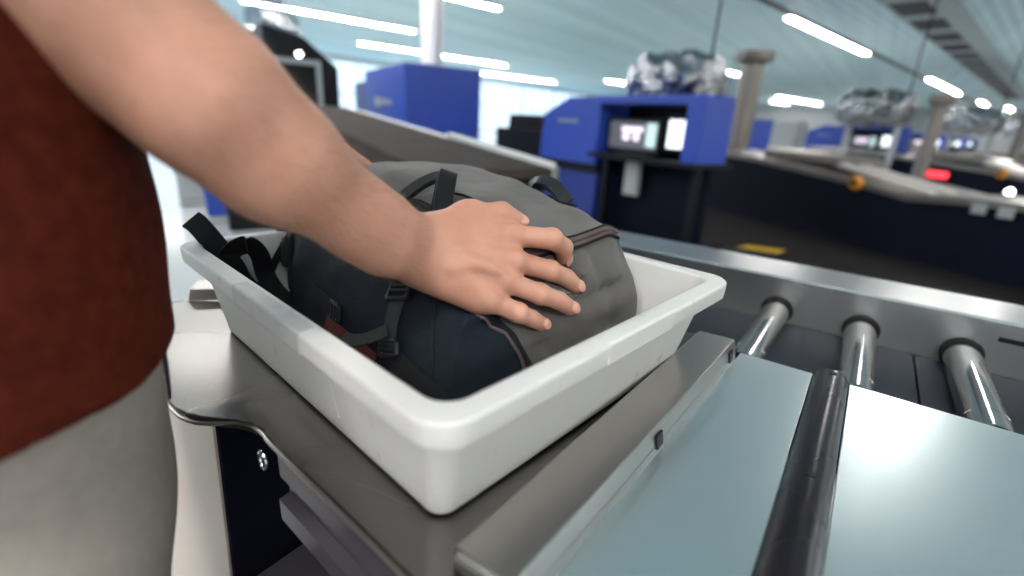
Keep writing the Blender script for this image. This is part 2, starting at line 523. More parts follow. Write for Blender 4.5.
# white column
r = root('round_column', (-6.85, 6.77, 0), 'white round column rising behind the blue scanner box', 'column')
bm = bmesh.new(); lathe(bm, [(.19, 0), (.19, CEIL_Z)], (-6.85, 6.77, 0)); from_bm('shaft', bm, MT['white'], r)
bm = bmesh.new(); lathe(bm, [(.26, 0), (.26, .12), (.2, .16)], (-6.85, 6.77, 0)); from_bm('foot_ring', bm, MT['grey'], r)
r = root('security_camera', (-6.4, 7.0, 3.15), 'dark security camera on a bracket near the top of the white column', 'camera')
bm = bmesh.new(); tube(bm, [(-6.7, 6.85, 3.2), (-6.42, 7.0, 3.2)], .03); from_bm('bracket', bm, MT['grey'], r)
bm = bmesh.new(); lathe(bm, [(.02, -.14), (.09, -.11), (.12, -.04), (.12, .05), (.09, .1), (.02, .11)], (-6.4, 7.05, 3.17)); from_bm('dome', bm, MT['black'], r)

# dark strip added to darken the floor along the foot of the lanes
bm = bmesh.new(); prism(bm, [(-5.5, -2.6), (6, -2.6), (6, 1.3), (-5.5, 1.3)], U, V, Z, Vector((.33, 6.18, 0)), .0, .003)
struct('trim_2', bm, pbr('floor_darkening', (.045, .038, .036), .22, var=.25, scale=1.5, spec=.4), smooth=False)
# yellow line on the floor
bm = bmesh.new(); prism(bm, [(0, 0), (.36, .06), (.42, .26), (.06, .2)], X, Y, Z, Vector((-.95, 5.25, 0)), .0035, .006)
tag(center_origin(from_bm('floor_marking', bm, MT['yellow'], smooth=False)), 'yellow painted marking on the floor beyond the steel rail', 'marking')


# ------------------------------------------------------------------ screening console, hood and post
def quadbar(parent, name, mat, a0, a1, z0, z1, d0, d1, bev=.01, org=Vector((0, 0, 0))):
    bm = bmesh.new()
    prism(bm, [(a0, z0), (a1, z0), (a1, z1), (a0, z1)], W, Z, WP, org, d0, d1, bev)
    return from_bm(name, bm, mat, parent)


MT['screen'] = emit('screen_grey', (.10, .11, .13), .5)
MT['pix'] = emit('screen_pink', (.95, .80, .95), 1.0)
MT['pix2'] = emit('screen_green', (.62, .80, .80), .6)
MT['sheet'] = emit('screen_white', (.9, .97, 1.0), 1.4)
MT['cyan'] = emit('screen_cyan', (.45, .8, .85), .8)


def console(org, label):
    r = root('scanner_console', org, label, 'console', 'screening consoles')
    bm = bmesh.new()
    prism(bm, [(-1.2, .70), (-.2, .70), (-.2, 1.39), (-.72, 1.39), (-1.16, 1.2)], W, Z, WP, org, 0, .95, .02)
    from_bm('housing', bm, MT['blue'], r)
    bm = bmesh.new(); prism(bm, [(-1.12, .02), (-.2, .02), (-.2, .62), (-1.12, .62)], W, Z, WP, org, .04, .9, .02)
    from_bm('lower_cabinet', bm, MT['blue2'], r)
    quadbar(r, 'plinth', MT['black'], -1.15, -.2, .6, .71, .03, .9, 0, org)
    bm = bmesh.new()
    prism(bm, [(-.22, 1.32), (1.08, 1.32), (1.08, 1.40), (-.22, 1.40)], W, Z, WP, org, -.02, .4, .01)
    from_bm('canopy', bm, MT['blue'], r)
    quadbar(r, 'side_panel', MT['blue'], .90, 1.09, .83, 1.33, -.02, .4, .015, org)
    quadbar(r, 'shelf', MT['black'], -.24, 1.10, .79, .835, -.08, .5, .008, org)
    quadbar(r, 'back_panel', MT['black'], -.22, .91, .83, 1.33, .45, .5, 0, org)
    m = quadbar(r, 'monitor', MT['black'], -.17, .54, .87, 1.19, .12, .17, .01, org)
    quadbar(m, 'screen', MT['screen'], -.13, .5, .9, 1.16, .115, .121, 0, org)
    q = quadbar(m, 'scan_image', MT['pix'], .04, .32, 1.06, 1.11, .111, .116, .002, org)
    quadbar(m, 'scan_image', MT['pix'], .06, .15, .98, 1.05, .111, .116, .002, org)
    quadbar(m, 'scan_image', MT['pix'], .2, .28, .98, 1.05, .111, .116, .002, org)
    quadbar(m, 'scan_image', MT['pix2'], .37, .49, .93, 1.15, .111, .116, .002, org)
    m = quadbar(r, 'monitor', MT['black'], .57, .88, .9, 1.23, .14, .19, .01, org)
    quadbar(m, 'screen', MT['sheet'], .61, .84, .94, 1.19, .135, .141, .004, org)
    for a in (-.12, 1.0):
        quadbar(r, 'leg', MT['black'], a, a + .07, .05, .8, .05, .12, .01, org)
    quadbar(r, 'base', MT['navy'], -.2, 1.12, .0, .07, -.25, .6, .02, org)
    quadbar(r, 'cable_tray', MT['grey'], .16, .34, .44, .78, .1, .16, .01, org)
    quadbar(r, 'back_screen', MT['navy'], -.2, 1.06, .07, .79, .25, .28, 0, org)
    quadbar(r, 'keyboard', MT['black'], .1, .55, .836, .86, -.06, .08, .006, org)
    for i in range(5):
        quadbar(r, 'lettering', MT['grey'], -.86 + i * .07, -.82 + i * .07, 1.12, 1.155, -.006, .002, 0, org)
    return r


def foil_duct(org, label):
    bm = bmesh.new()
    nu, nv = 44, 30
    vs = {}
    for i in range(nu):
        for j in range(nv):
            th = 2 * math.pi * i / nu; v = j / (nv - 1)
            r0 = .30 * (1 - abs(2 * v - 1) ** 6) ** .5 + .02
            p = Vector((-.88 + 1.20 * v, math.cos(th) * r0, 1.62 + math.sin(th) * r0 * .95))
            n = noise.noise(p * 5) * .06 + noise.noise(p * 12) * .045
            dirn = Vector((0, math.cos(th), math.sin(th)))
            p += dirn * n
            vs[i, j] = bm.verts.new(org + W * p.x + WP * p.y + Z * p.z)
    for i in range(nu):
        for j in range(nv - 1):
            bm.faces.new((vs[i, j], vs[(i + 1) % nu, j], vs[(i + 1) % nu, j + 1], vs[i, j + 1]))
    bm.faces.new([vs[i, 0] for i in range(nu)]); bm.faces.new([vs[i, nv - 1] for i in range(nu)])
    r = root('foil_duct', org, label, 'duct', 'foil ducts above the consoles')
    from_bm('crumpled_skin', bm, MT['foil'], r, angle=25)
    bm = bmesh.new()
    for a in (-.65, .12):
        prism(bm, [(a, 0), (a + .08, 0), (a + .08, 1.45), (a, 1.45)], W, Z, WP, org, -.04, .04)
    from_bm('support', bm, MT['grey'], r)
    bm = bmesh.new(); cyl(bm, org + W * .17 + Z * 1.85, Z, .012, CEIL_Z - 1.86, 8); from_bm('hanger_rod', bm, MT['deck'], r)
    return r


def post(org, label, k=1.0, h=1.88):
    r = root('tan_post', org, label, 'post', 'tan posts beside the ducts')
    bm = bmesh.new(); lathe(bm, [(.13 * k, 0), (.13 * k, .05), (.105 * k, .08), (.105 * k, h - .2)], org); from_bm('shaft', bm, MT['beige'], r)
    bm = bmesh.new(); lathe(bm, [(.11 * k, h - .22), (.16 * k, h - .18), (.18 * k, h - .10), (.17 * k, h - .03), (.05, h)], org); from_bm('cap', bm, MT['beige'], r)
    return r


def lane(org, label, skirt_len=8.5):
    """conveyor lane along U; org is the foot of its near face, at the low point of the deck"""
    r = root('conveyor_lane', org, label, 'conveyor', 'screening lanes')
    top = [(-4.4, .86), (-2.3, .82), (-1.9, .80), (-.65, .70), (0, .62), (.42, .66), (.86, .68), (4.5, .70)]
    bm = bmesh.new()
    prism(bm, [(4.5, .0), (-4.4, .0)] + [(a, z - .05) for a, z in top], U, Z, V, org, 0, 1.2)
    from_bm('skirt', bm, MT['navy'], r, smooth=False)
    bm = bmesh.new()
    prism(bm, [(a, z) for a, z in top] + [(a, z - .06) for a, z in top[::-1]], U, Z, V, org, -.03, 1.23)
    from_bm('deck', bm, MT['beige'], r, smooth=False)
    for d in (.12, .42):
        bm = bmesh.new(); prism(bm, [(-.95, .80), (-.02, .64), (.1, .64), (.1, .66), (-.9, .84)], U, Z, V, org, d, d + .12, .005)
        from_bm('ramp_strip', bm, pbr('ramp_pale', (.8, .74, .70), .35, .3), r)
    bm = bmesh.new(); prism(bm, [(-2.2, .82), (-1.0, .78), (-.85, .84), (-1.0, .90), (-2.2, .93)], U, Z, V, org, .3, .9, .03)
    from_bm('upper_belt', bm, MT['beige'], r)
    bm = bmesh.new(); prism(bm, [(-2.2, .84), (-1.0, .76), (-1.0, .80), (-2.2, .88)], U, Z, V, org, 1.0, 1.1, .01)
    from_bm('side_rail', bm, MT['steel'], r)
    b = bmesh.new(); cyl(b, org + U * -.52 + Z * .665 - V * .05, -V, .075, .05, 20, .06); k = from_bm('stop_button', b, MT['orange'], r)
    b = bmesh.new(); cyl(b, org + U * -.52 + Z * .665 - V * .10, -V, .03, .02, 16); from_bm('button_face', b, MT['black'], k)
    return r


CON = Vector((-2.27, 4.79, 0))
DUC = CON + WP * 1.2
PST = CON + WP * 1.25 + W * .64
PST0 = Vector((-2.10, 9.68, 0))
LAN = Vector((.33, 6.18, 0))
console(CON, 'blue screening console with two lit screens, nearest behind the steel rail')
foil_duct(DUC, 'crumpled shiny foil duct above the nearest blue console')
post(PST0, 'tan post with rounded cap behind the nearest foil duct', 1.85, 2.42)
lane(LAN, 'navy skirted conveyor lane with pale ramp, nearest on the right beyond the rail')
nth = ('second', 'third', 'fourth', 'fifth')
for i in range(1, 5):
    off = WP * 5.5 * i
    console_o = [o for o in bpy.data.objects if o.name == 'scanner_console'][0]
    copy_tree(console_o, CON + WP * 10.6 * i - W * 2.1 * i, label='blurred blue screening console, %s in the line of consoles from the steel rail' % nth[i - 1])
    copy_tree(bpy.data.objects['foil_duct'], DUC + off, label='blurred shiny foil duct, %s in the line of ducts from the steel rail' % nth[i - 1])
    post(PST + off, 'blurred tan post with cap, %s in the line of posts from the steel rail' % nth[i - 1])
    copy_tree(bpy.data.objects['conveyor_lane'], LAN + WP * 5.5 * i, label='blurred navy skirted conveyor lane, %s back from the steel rail' % nth[i - 1])

# lit red display on the second lane, indicator lamps on the nearest one
r = root('red_display', (2.0, 10.0, .45), 'small lit red display on the dark skirt of the second lane', 'display')
A = LAN + WP * 5.5
bm = bmesh.new(); prism(bm, [(-1.72, .46), (-1.24, .46), (-1.24, .62), (-1.72, .62)], U, Z, V, A, -.06, -.0315, .006); from_bm('case', bm, MT['black'], r)
bm = bmesh.new(); prism(bm, [(-1.67, .485), (-1.29, .485), (-1.29, .6), (-1.67, .6)], U, Z, V, A, -.066, -.058, .003); from_bm('lit_panel', bm, emit('red_glow', (1.0, .04, .06), 2.2), r)
r.location = A + U * -1.48 + Z * .46 - V * .03
for ch in [o for o in bpy.data.objects if o.parent == r]:
    ch.data.transform(Matrix.Translation(Vector((2.0, 10.0, .45)) - Vector(r.location)))
for i, (a, lab) in enumerate(((.72, 'left of the two small white lamps on the nearest lane deck'), (.93, 'right of the two small white lamps on the nearest lane deck'))):
    c = LAN + U * a + Z * .71 + V * .06
    r = root('signal_lamp', c, lab, 'lamp', 'signal lamps on the lane deck')
    bm = bmesh.new(); lathe(bm, [(.035, -.015), (.035, .02), (.03, .03)], c, 16); from_bm('collar', bm, MT['chrome'], r)
    bm = bmesh.new(); lathe(bm, [(.028, .03), (.03, .05), (.02, .07), (.005, .075)], c, 16); from_bm('bulb', bm, emit('signal_white', (1, .95, .9), 9), r)
r = root('lane_plate', LAN + U * .72, 'small pale plate on the near edge of the nearest lane', 'plate')
bm = bmesh.new(); prism(bm, [(.55, .55), (.66, .55), (.66, .64), (.55, .64)], U, Z, V, LAN, -.045, -.031, .003); from_bm('left_tab', bm, MT['grey'], r)
bm = bmesh.new(); prism(bm, [(.74, .55), (.85, .55), (.85, .64), (.74, .64)], U, Z, V, LAN, -.045, -.031, .003); from_bm('right_tab', bm, MT['grey'], r)

# small blue cabinet with pale end, behind the nearest post
Q = Vector((-2.45, 12.2, 0))
r = root('blue_cabinet', Q, 'blue cabinet with a pale grey end behind the nearest tan post', 'cabinet')
bm = bmesh.new(); prism(bm, [(0, 0), (.5, 0), (.5, 1.38), (0, 1.38)], W, Z, WP, Q, 0, .5, .01); from_bm('body', bm, MT['blue'], r)
bm = bmesh.new(); prism(bm, [(.5, 0), (1.0, 0), (1.0, 1.37), (.5, 1.37)], W, Z, WP, Q, 0, .5, .01); from_bm('end_panel', bm, MT['grey'], r)

# dark desk seat / box left of the console
Q = Vector((-5.35, 6.6, 0))
r = root('dark_desk', Q, 'black desk with raised box between the blue box and the console', 'desk')
bm = bmesh.new(); prism(bm, [(-.1, 0), (1.5, 0), (1.5, .98), (-.1, .98)], W, Z, WP, Q, .2, .8, .02); from_bm('counter', bm, MT['black'], r)
bm = bmesh.new(); prism(bm, [(.1, .98), (.85, .98), (.8, 1.2), (.15, 1.2)], W, Z, WP, Q, .3, .6, .03); from_bm('raised_box', bm, MT['black'], r)

# ------------------------------------------------------------------ left side: belt conveyor, blue box, dark scanner
E0 = Vector((-1.28, 2.116, .907)); E1 = Vector((-5.07, 3.68, 1.144))
BU = (E0 - E1).normalized(); BV = Vector((-BU.y, BU.x, 0)).normalized(); BZ = BU.cross(BV)
r = root('belt_conveyor', (-3.2, 2.6, 0), 'long steel sided belt conveyor sloping from the blue box down towards the bag', 'conveyor')
bm = bmesh.new(); prism(bm, [(-4.4, -.05), (0, -.05), (0, -.004), (-4.4, -.004)], BU, BZ, BV, E0, -.66, -.02); from_bm('belt', bm, MT['belt'], r, smooth=False)
for d0, d1 in ((-.018, .03), (-.70, -.662)):
    bm = bmesh.new(); prism(bm, [(-4.4, -.12), (0, -.12), (0, 0), (-4.4, 0)], BU, BZ, BV, E0, d0, d1, .008); from_bm('side_rail', bm, MT['rail'] if d1 > 0 else MT['belt'], r)
bm = bmesh.new(); prism(bm, [(-1.3, 0), (-.03, 0), (-.03, .02), (-1.3, .03)], BU, BZ, BV, E0, -.015, .025, .004); from_bm('guide_strip', bm, MT['white'], r)
bm = bmesh.new(); prism(bm, [(-4.3, -.35), (-.1, -.35), (-.1, -.12), (-4.3, -.12)], BU, BZ, BV, E0, -.6, 0); from_bm('skirt', bm, MT['navy'], r, smooth=False)
for a in (-4.1, -2.3, -.5):
    b = E0 + BU * a - BV * .3
    bm = bmesh.new(); box(bm, b.x - .04, b.x + .04, b.y - .04, b.y + .04, 0, b.z - .3); from_bm('leg', bm, MT['darksteel'], r)

Q = Vector((-5.15, 4.60, 0))
r = root('scanner_cabinet', Q, 'large plain blue scanner cabinet standing beside the belt conveyor', 'cabinet')
bm = bmesh.new(); prism(bm, [(0, 0), (0, 1.74), (-1.62, 1.70), (-1.62, 0)], W, Z, WP, Q, 0, 1.14, .02); from_bm('body', bm, MT['blue'], r)
bm = bmesh.new(); prism(bm, [(-1.62, 0), (-1.62, 1.60), (-2.5, 1.55), (-2.5, 0)], W, Z, WP, Q, .1, 1.05, .02); from_bm('side_wing', bm, MT['blue2'], r)
bm = bmesh.new()
for i, (a0, a1, z0, z1) in enumerate(((-1.18, -1.02, 1.2, 1.32), (-.98, -.9, 1.2, 1.32), (-.85, -.78, 1.22, 1.3), (-.74, -.66, 1.22, 1.3), (-.62, -.5, 1.22, 1.28))):
    prism(bm, [(a0, z0), (a1, z0), (a1, z1), (a0, z1)], W, Z, WP, Q, -.006, .002)
from_bm('lettering', bm, MT['grey'], r, smooth=False)

Q = Vector((-6.60, 3.55, 0))        # near corner of the tunnel mouth, which looks along +W
r = root('dark_scanner', Q, 'dark tunnel scanner with sloped top seen just above the forearm', 'scanner')
bm = bmesh.new(); prism(bm, [(0, 0), (.92, 0), (.92, 1.66), (.5, 2.0), (0, 2.1)], WP, Z, W, Q, -1.8, 0, .03); from_bm('body', bm, MT['black'], r)
bm = bmesh.new()
for a0, a1, z0, z1 in ((.08, .14, .95, 1.72), (.62, .68, .95, 1.72), (.14, .62, 1.66, 1.72)):
    prism(bm, [(a0, z0), (a1, z0), (a1, z1), (a0, z1)], WP, Z, W, Q, 0, .05, .005)
from_bm('tunnel_frame', bm, MT['grey'], r)
bm = bmesh.new(); prism(bm, [(.14, .95), (.62, .95), (.62, 1.66), (.14, 1.66)], WP, Z, W, Q, 0, .012); from_bm('curtain', bm, MT['rubber'], r)
bm = bmesh.new(); cyl(bm, Q + WP * .42 + Z * 1.78, W, .035, .03, 16); from_bm('status_light', bm, emit('status_white', (1, .95, .9), 8), r)
bm = bmesh.new(); prism(bm, [(.02, 2.1), (.48, 2.01), (.5, 2.2), (.3, 2.4), (.02, 2.45)], WP, Z, W, Q, -1.6, -.1, .05); from_bm('hood', bm, MT['perspex'], r)
A = Vector((-5.75, 3.95, 0))
r = root('green_signal', A, 'small green lit signal beside the dark scanner, by the forearm', 'lamp')
bm = bmesh.new(); cyl(bm, A, Z, .03, 1.02, 12); from_bm('stem', bm, MT['white'], r)
bm = bmesh.new(); prism(bm, [(-.05, .98), (.05, .98), (.05, 1.14), (-.05, 1.14)], W, Z, WP, A, -.06, .06, .01); from_bm('lit_lens', bm, emit('green_glow', (.05, .55, .38), .9), r)

# things on the pale floor seen under the forearm
for (p, w, h, m, nm, lab, cat) in (((-6.2, 2.55), .35, .75, MT['grey'], 'floor_partition', 'pale partition panel on the white floor under the forearm', 'panel'),
                                 ((-5.15, 2.2), .16, .62, MT['blue'], 'floor_stanchion', 'slim blue upright panel on the white floor under the forearm', 'panel'),
                                 ((-4.4, 2.15), .24, .55, MT['black'], 'waste_bin', 'black bin on the white floor behind the tray corner', 'bin')):
    r = root(nm, (p[0], p[1], 0), lab, cat)
    bm = bmesh.new(); prism(bm, [(-w, .06), (w, .06), (w, h), (-w, h)], Vector((.3, .95, 0)).normalized(), Z, Vector((.95, -.3, 0)), Vector((p[0], p[1], 0)), -.04, .04, .01); from_bm('body', bm, m, r)
    bm = bmesh.new(); prism(bm, [(-w, 0), (w, 0), (w, .06), (-w, .06)], Vector((.3, .95, 0)).normalized(), Z, Vector((.95, -.3, 0)), Vector((p[0], p[1], 0)), -.1, .1, .005); from_bm('foot', bm, MT['grey'], r)

# ------------------------------------------------------------------ the steel loading table
TZ = .81
r = table = root('loading_table', (-.5, .5, 0), 'steel loading table with rounded front edge holding the white tray', 'table')
outl = [(-.132, .172), (-.20, .178), (-.30, .186), (-.424, .195), (-.45, .199), (-.472, .199), (-.492, .191), (-.506, .177), (-.52, .165), (-.538, .159), (-.56, .1575), (-.62, .162), (-.80, .18), (-.92, .20), (-.94, .23), (-.93, .265), (-.905, .283), (-.87, .31), (-.80, .36), (-.72, .48), (-.70, .60), (-.70, .775), (-.1075, .775)]
bm = bmesh.new()
prism(bm, outl, X, Y, Z, Vector((0, 0, 0)), TZ - .012, TZ, .004, 3)
from_bm('table_top', bm, MT['table'], r, angle=30)
# rolled front trim and apron channel below it
bm = bmesh.new()
prism(bm, [(.004, TZ - .012), (.004, TZ - .05), (.012, TZ - .052), (.012, TZ - .075), (.0, TZ - .078), (.0, TZ - .105), (.03, TZ - .105), (.03, TZ - .012)], Vector((.02, 1, 0)), Z, X, Vector((-.43, .195, 0)), 0, .33)
bmesh.ops.transform(bm, matrix=Matrix.Rotation(-.075, 4, 'Z'), space=Matrix.Translation((.43, -.195, 0)), verts=bm.verts)
from_bm('apron', bm, MT['apron'], r, smooth=False)
bm = bmesh.new(); tube(bm, smooth_path([(-.133, .1705, TZ - .0065)] + [(a, b - .0015, TZ - .0065) for a, b in outl[1:13]], 4), .0024, 10); from_bm('rolled_edge', bm, MT['steel'], r)
bm = bmesh.new(); prism(bm, [(-.93, .0), (-.70, .0), (-.60, TZ - .013), (-.93, TZ - .013)], X, Z, Y, Vector((0, 0, 0)), .205, .209, .001); from_bm('end_panel', bm, MT['cream'], r)
bm = bmesh.new(); box(bm, -.93, -.11, .72, .745, .0, TZ - .013); from_bm('back_panel', bm, MT['navy'], r, smooth=False)
bm = bmesh.new(); box(bm, -.48, -.11, .10, .72, .55, .60, .004); from_bm('lower_shelf', bm, MT['apron'], r)
bm = bmesh.new(); prism(bm, [(-.73, .0), (-.695, .0), (-.595, TZ - .013), (-.63, TZ - .013)], X, Z, Y, Vector((0, 0, 0)), .2095, .71); from_bm('side_liner', bm, MT['navy'], r, smooth=False)
bm = bmesh.new(); box(bm, -.165, -.135, .18, .71, .0, TZ - .03); from_bm('side_liner', bm, MT['navy'], r, smooth=False)
bm = bmesh.new(); tube(bm, [Vector((-.441, .195, TZ - .026)) + Vector((.006 * math.cos(q), -.006, .010 * math.sin(q) - .003)) for q in [2 * math.pi * k / 20 for k in range(20)]], .0022, 8, closed=True)
from_bm('latch_ring', bm, MT['chrome'], r)
# small raised bracket at the far left of the table
bm = bmesh.new(); prism(bm, [(-.030, 0), (.034, 0), (.030, .020), (-.024, .022)], Vector((.62, .78, 0)), Z, Vector((-.78, .62, 0)), Vector((-.862, .318, TZ)), .0, .05, .003)
from_bm('corner_bracket', bm, MT['steel'], r)

# raised guard along the right of the table
r = root('guard_rail', (-.14, .47, TZ - .02), 'raised steel guard strip with two square holes, right of the white tray', 'guard')
bm = bmesh.new()
prof = [(-.164, .8105), (-.165, .826), (-.161, .830), (-.1130, .8315), (-.1105, .8306), (-.1092, .8282), (-.1035, .800), (-.1035, .788), (-.1052, .788), (-.1052, .8105)]
n0 = len(bm.verts)
prism(bm, prof, X, Z, Y, Vector((0, 0, 0)), .198, .742)
for v in bm.verts:                       # near end flares, then turns down
    f = max(0, (.742 - v.co.y) / .544)
    v.co.x -= .022 * f
    if v.co.x > -.16: v.co.x += .0
geom = [e for e in bm.edges if all(abs(v.co.y - .198) < 1e-4 for v in e.verts)]
bmesh.ops.bevel(bm, geom=geom, offset=.006, segments=3, affect='EDGES')
from_bm('body', bm, MT['steel'], r, angle=25)
for y0 in (.450, .715):
    f = (.742 - y0) / .544
    xa = -.1062 - .022 * f
    bm = bmesh.new(); box(bm, -.003, .0024, -.0085, .0085, -.0078, .0078, .0008)
    bmesh.ops.transform(bm, matrix=Matrix.Translation((xa, y0, .8145)) @ Matrix.Rotation(-.2, 4, 'Y'), verts=bm.verts)
    from_bm('square_hole', bm, MT['black'], r)

# ------------------------------------------------------------------ flat steel plates and rod
for (x0, x1, lab) in ((-.1025, -.003, 'narrow flat steel plate between the guard strip and the dark rod'), (.0425, 1.1, 'wide flat steel plate right of the dark rod with a bright glare spot')):
    bm = bmesh.new(); prism(bm, [(x0 - (.0455 if x0 < 0 else 0), -.35), (x1, -.35), (x1, .775), (x0, .775)], X, Y, Z, Vector((0, 0, 0)), .796, .80, .0010)
    tag(center_origin(from_bm('steel_plate', bm, MT['plate'], angle=30)), lab, 'plate', 'steel plates of the conveyor')
r = root('dark_rod', (.02, .2, .78), 'dark round steel rod in the slot between the two flat plates', 'rod')
bm = bmesh.new(); tube(bm, [(.0198, -.35, .795), (.0198, .770, .795), (.0198, .776, .795)], [.0222, .0222, .019], 32); from_bm('bar', bm, MT['darksteel'], r)
bm = bmesh.new(); cyl(bm, (.0198, .492, .8172 - .004), Z, .0048, .0046, 16); from_bm('screw_hole', bm, MT['black'], r)
bm = bmesh.new(); cyl(bm, (.0198, .755, .8172 - .004), Z, .0042, .0046, 16); from_bm('screw_hole', bm, MT['black'], r)
r = root('plate_frame', (.4, .2, 0), 'dark support frame under the flat steel plates', 'frame')
for y0 in (.70, -.3):
    bm = bmesh.new(); box(bm, -.10, 1.1, y0, y0 + .06, .70, .772); from_bm('cross_beam', bm, MT['deck'], r, smooth=False)
    for x0 in (-.09, .06, .95):
        bm = bmesh.new(); box(bm, x0, x0 + .06, y0 + .005, y0 + .055, 0 if x0 != .06 else .772, .70 if x0 != .06 else .796); from_bm('leg', bm, MT['deck'], r, smooth=False)

# ------------------------------------------------------------------ roller bed: rail, floor plates, rollers
r = root('steel_rail', (0, 1.2, 0), 'long steel side rail behind the rollers with bright flat top', 'rail')
bm = bmesh.new(); prism(bm, [(1.133, .715), (1.133, .838), (1.137, .842), (1.281, .842), (1.285, .838), (1.285, .60), (1.279, .60), (1.279, .836), (1.139, .836), (1.139, .715)], Y, Z, X, Vector((0, 0, 0)), -1.25, 1.6, 0)
from_bm('channel', bm, MT['rail'], r, angle=20)
bm = bmesh.new(); box(bm, .243, .42, 1.1315, 1.1335, .805, .8135); from_bm('slot', bm, MT['black'], r)
for a in (-1.1, 0, 1.3):
    bm = bmesh.new(); box(bm, a, a + .06, 1.2, 1.26, 0, .72); from_bm('leg', bm, MT['deck'], r)
r = root('bed_floor', (0, .9, .7), 'dark floor plates below the rollers', 'plate')
for x0, x1 in ((-.68, .1395), (.1425, .35), (.353, 1.5)):
    bm = bmesh.new(); box(bm, x0, x1, .782, 1.131, .735, .745, .001); from_bm('floor_plate', bm, MT['deck'], r)
bm = bmesh.new(); box(bm, -.68, 1.5, .84, 1.05, .69, .735); from_bm('under_beam', bm, MT['deck'], r)
bm = bmesh.new(); box(bm, -.5, -.44, .9, .96, 0, .69); from_bm('leg', bm, MT['deck'], r)
bm = bmesh.new(); box(bm, 1.3, 1.36, .9, .96, 0, .69); from_bm('leg', bm, MT['deck'], r)
rl = [(-.100, 'shiny steel roller at the end of the guard strip, leftmost in view'), (.052, 'shiny steel roller in the middle, straight behind the dark rod'), (.205, 'shiny steel roller at the right edge of the picture'), (.357, 'steel roller just past the right edge of the picture')]
proto = None
for x, lab in rl:
    if proto is None:
        r = root('roller', (x, .95, .765), lab, 'roller', 'rollers of the conveyor')
        bm = bmesh.new(); pr_ = [(y_, r_) for y_, r_ in ((.80, .0258), (.803, .0268), (.845, .0268), (.846, .0262), (.850, .0262), (.851, .0268), (1.122, .0268), (1.125, .0258))]
        tube(bm, [(x, a, .765) for a, _ in pr_], [b for _, b in pr_], 40); from_bm('barrel', bm, MT['roller'], r, angle=30)
        bm = bmesh.new(); tube(bm, [(x, 1.122, .767), (x, 1.132, .767)], [.0295, .0318], 32); from_bm('bushing', bm, MT['rubber'], r)
        bm = bmesh.new(); cyl(bm, (x, .785, .765), Y, .008, .02, 16); from_bm('axle', bm, MT['darksteel'], r)
        proto = r
    else:
        copy_tree(proto, (x, .95, .765), label=lab)

# ------------------------------------------------------------------ tray (own axes: s along, t across)
TC = Vector((-.446, .47, 0)); SA = Vector((.9924, -.1232, 0)); TB = Vector((.1232, .9924, 0))


def st(s, t, z): return TC + SA * s + TB * t + Z * z


def rrect(hs, ht, rad, n=8):
    o = []
    for (cx, cy, a0) in ((hs - rad, ht - rad, 0), (-hs + rad, ht - rad, 90), (-hs + rad, -ht + rad, 180), (hs - rad, -ht + rad, 270)):
        for k in range(n + 1):
            q = math.radians(a0 + 90 * k / n); o.append((cx + rad * math.cos(q), cy + rad * math.sin(q)))
    return o


r = tray = root('security_tray', TC + Z * TZ, 'white plastic security tray with scuffed rim holding the grey bag', 'tray')
bm = bmesh.new()
prof = [(.240, .200, .026, .8103), (.250, .210, .028, .8106), (.2535, .2135, .029, .8145), (.2550, .2150, .032, .825), (.2700, .2270, .042, .912), (.2715, .2285, .043, .9155), (.2745, .2310, .045, .917), (.2900, .2450, .05, .917), (.2918, .2468, .052, .9180),
        (.2925, .2475, .053, .922), (.2930, .2480, .054, .935), (.2924, .2474, .053, .9382), (.2905, .2455, .05, .9400), (.2740, .2290, .042, .9405), (.2712, .2262, .039, .9392), (.2698, .2248, .038, .936), (.2465, .2040, .030, .826), (.243, .2, .028, .819), (.235, .193, .025, .8165)]
rings = []
for hs, ht, rad, z in prof:
    rings.append([bm.verts.new(st(a, b, z)) for a, b in rrect(hs + (.001 if z < .9 else .006), ht + (.003 if z < .9 else .005), rad * .60)])
n = len(rings[0])
for A, Bq in zip(rings, rings[1:]):
    for k in range(n): bm.faces.new((A[k], A[(k + 1) % n], Bq[(k + 1) % n], Bq[k]))
bm.faces.new(rings[0]); bm.faces.new(rings[-1])
from_bm('tub', bm, MT['tray'], r, angle=50)
# raised grip on each long and short side of the rim
def grip(s0, s1, t0, t1, z0, z1, mat):
    bm = bmesh.new()
    vs = box(bm, s0, s1, t0, t1, z0, z1, .0032, 4)
    for v in bm.verts: v.co = st(*v.co)
    return from_bm('rim_grip', bm, mat, r)
grip(-.07, .10, -.2535, -.2342, .9165, .9408, MT['traygrey'])
grip(-.07, .10, .2342, .2535, .9165, .9408, MT['traygrey'])
grip(.2805, .2998, -.055, .075, .9165, .9412, MT['tray'])
grip(-.2998, -.2805, -.055, .075, .9165, .9412, MT['tray'])
# pad under the grip on the wall
bm = bmesh.new()
qs = [(-.02, .835), (.10, .835), (.10, .905), (-.02, .905)]
def wall_t(z): return -(.0034 + .2150 + (.2270 - .2150) * (z - .825) / (.912 - .825))
lo = [bm.verts.new(st(a, wall_t(z) + .001, z)) for a, z in qs]; hi = [bm.verts.new(st(a * .97 + .001, wall_t(z) - .0012, z * .96 + .87 * .04)) for a, z in qs]
bm.faces.new(hi); bm.faces.new(lo[::-1])
for k in range(4): bm.faces.new((lo[k], lo[(k + 1) % 4], hi[(k + 1) % 4], hi[k]))
from_bm('label_pad', bm, MT['tray'], r)

# ------------------------------------------------------------------ person: signed-distance modelling
def cone(a, b, ra, rb): return ('c', np.array(a, 'f'), np.array(b, 'f'), ra, rb)
def ell(c, axes, radii): return ('e', np.array(c, 'f'), np.array(axes, 'f'), np.array(radii, 'f'))


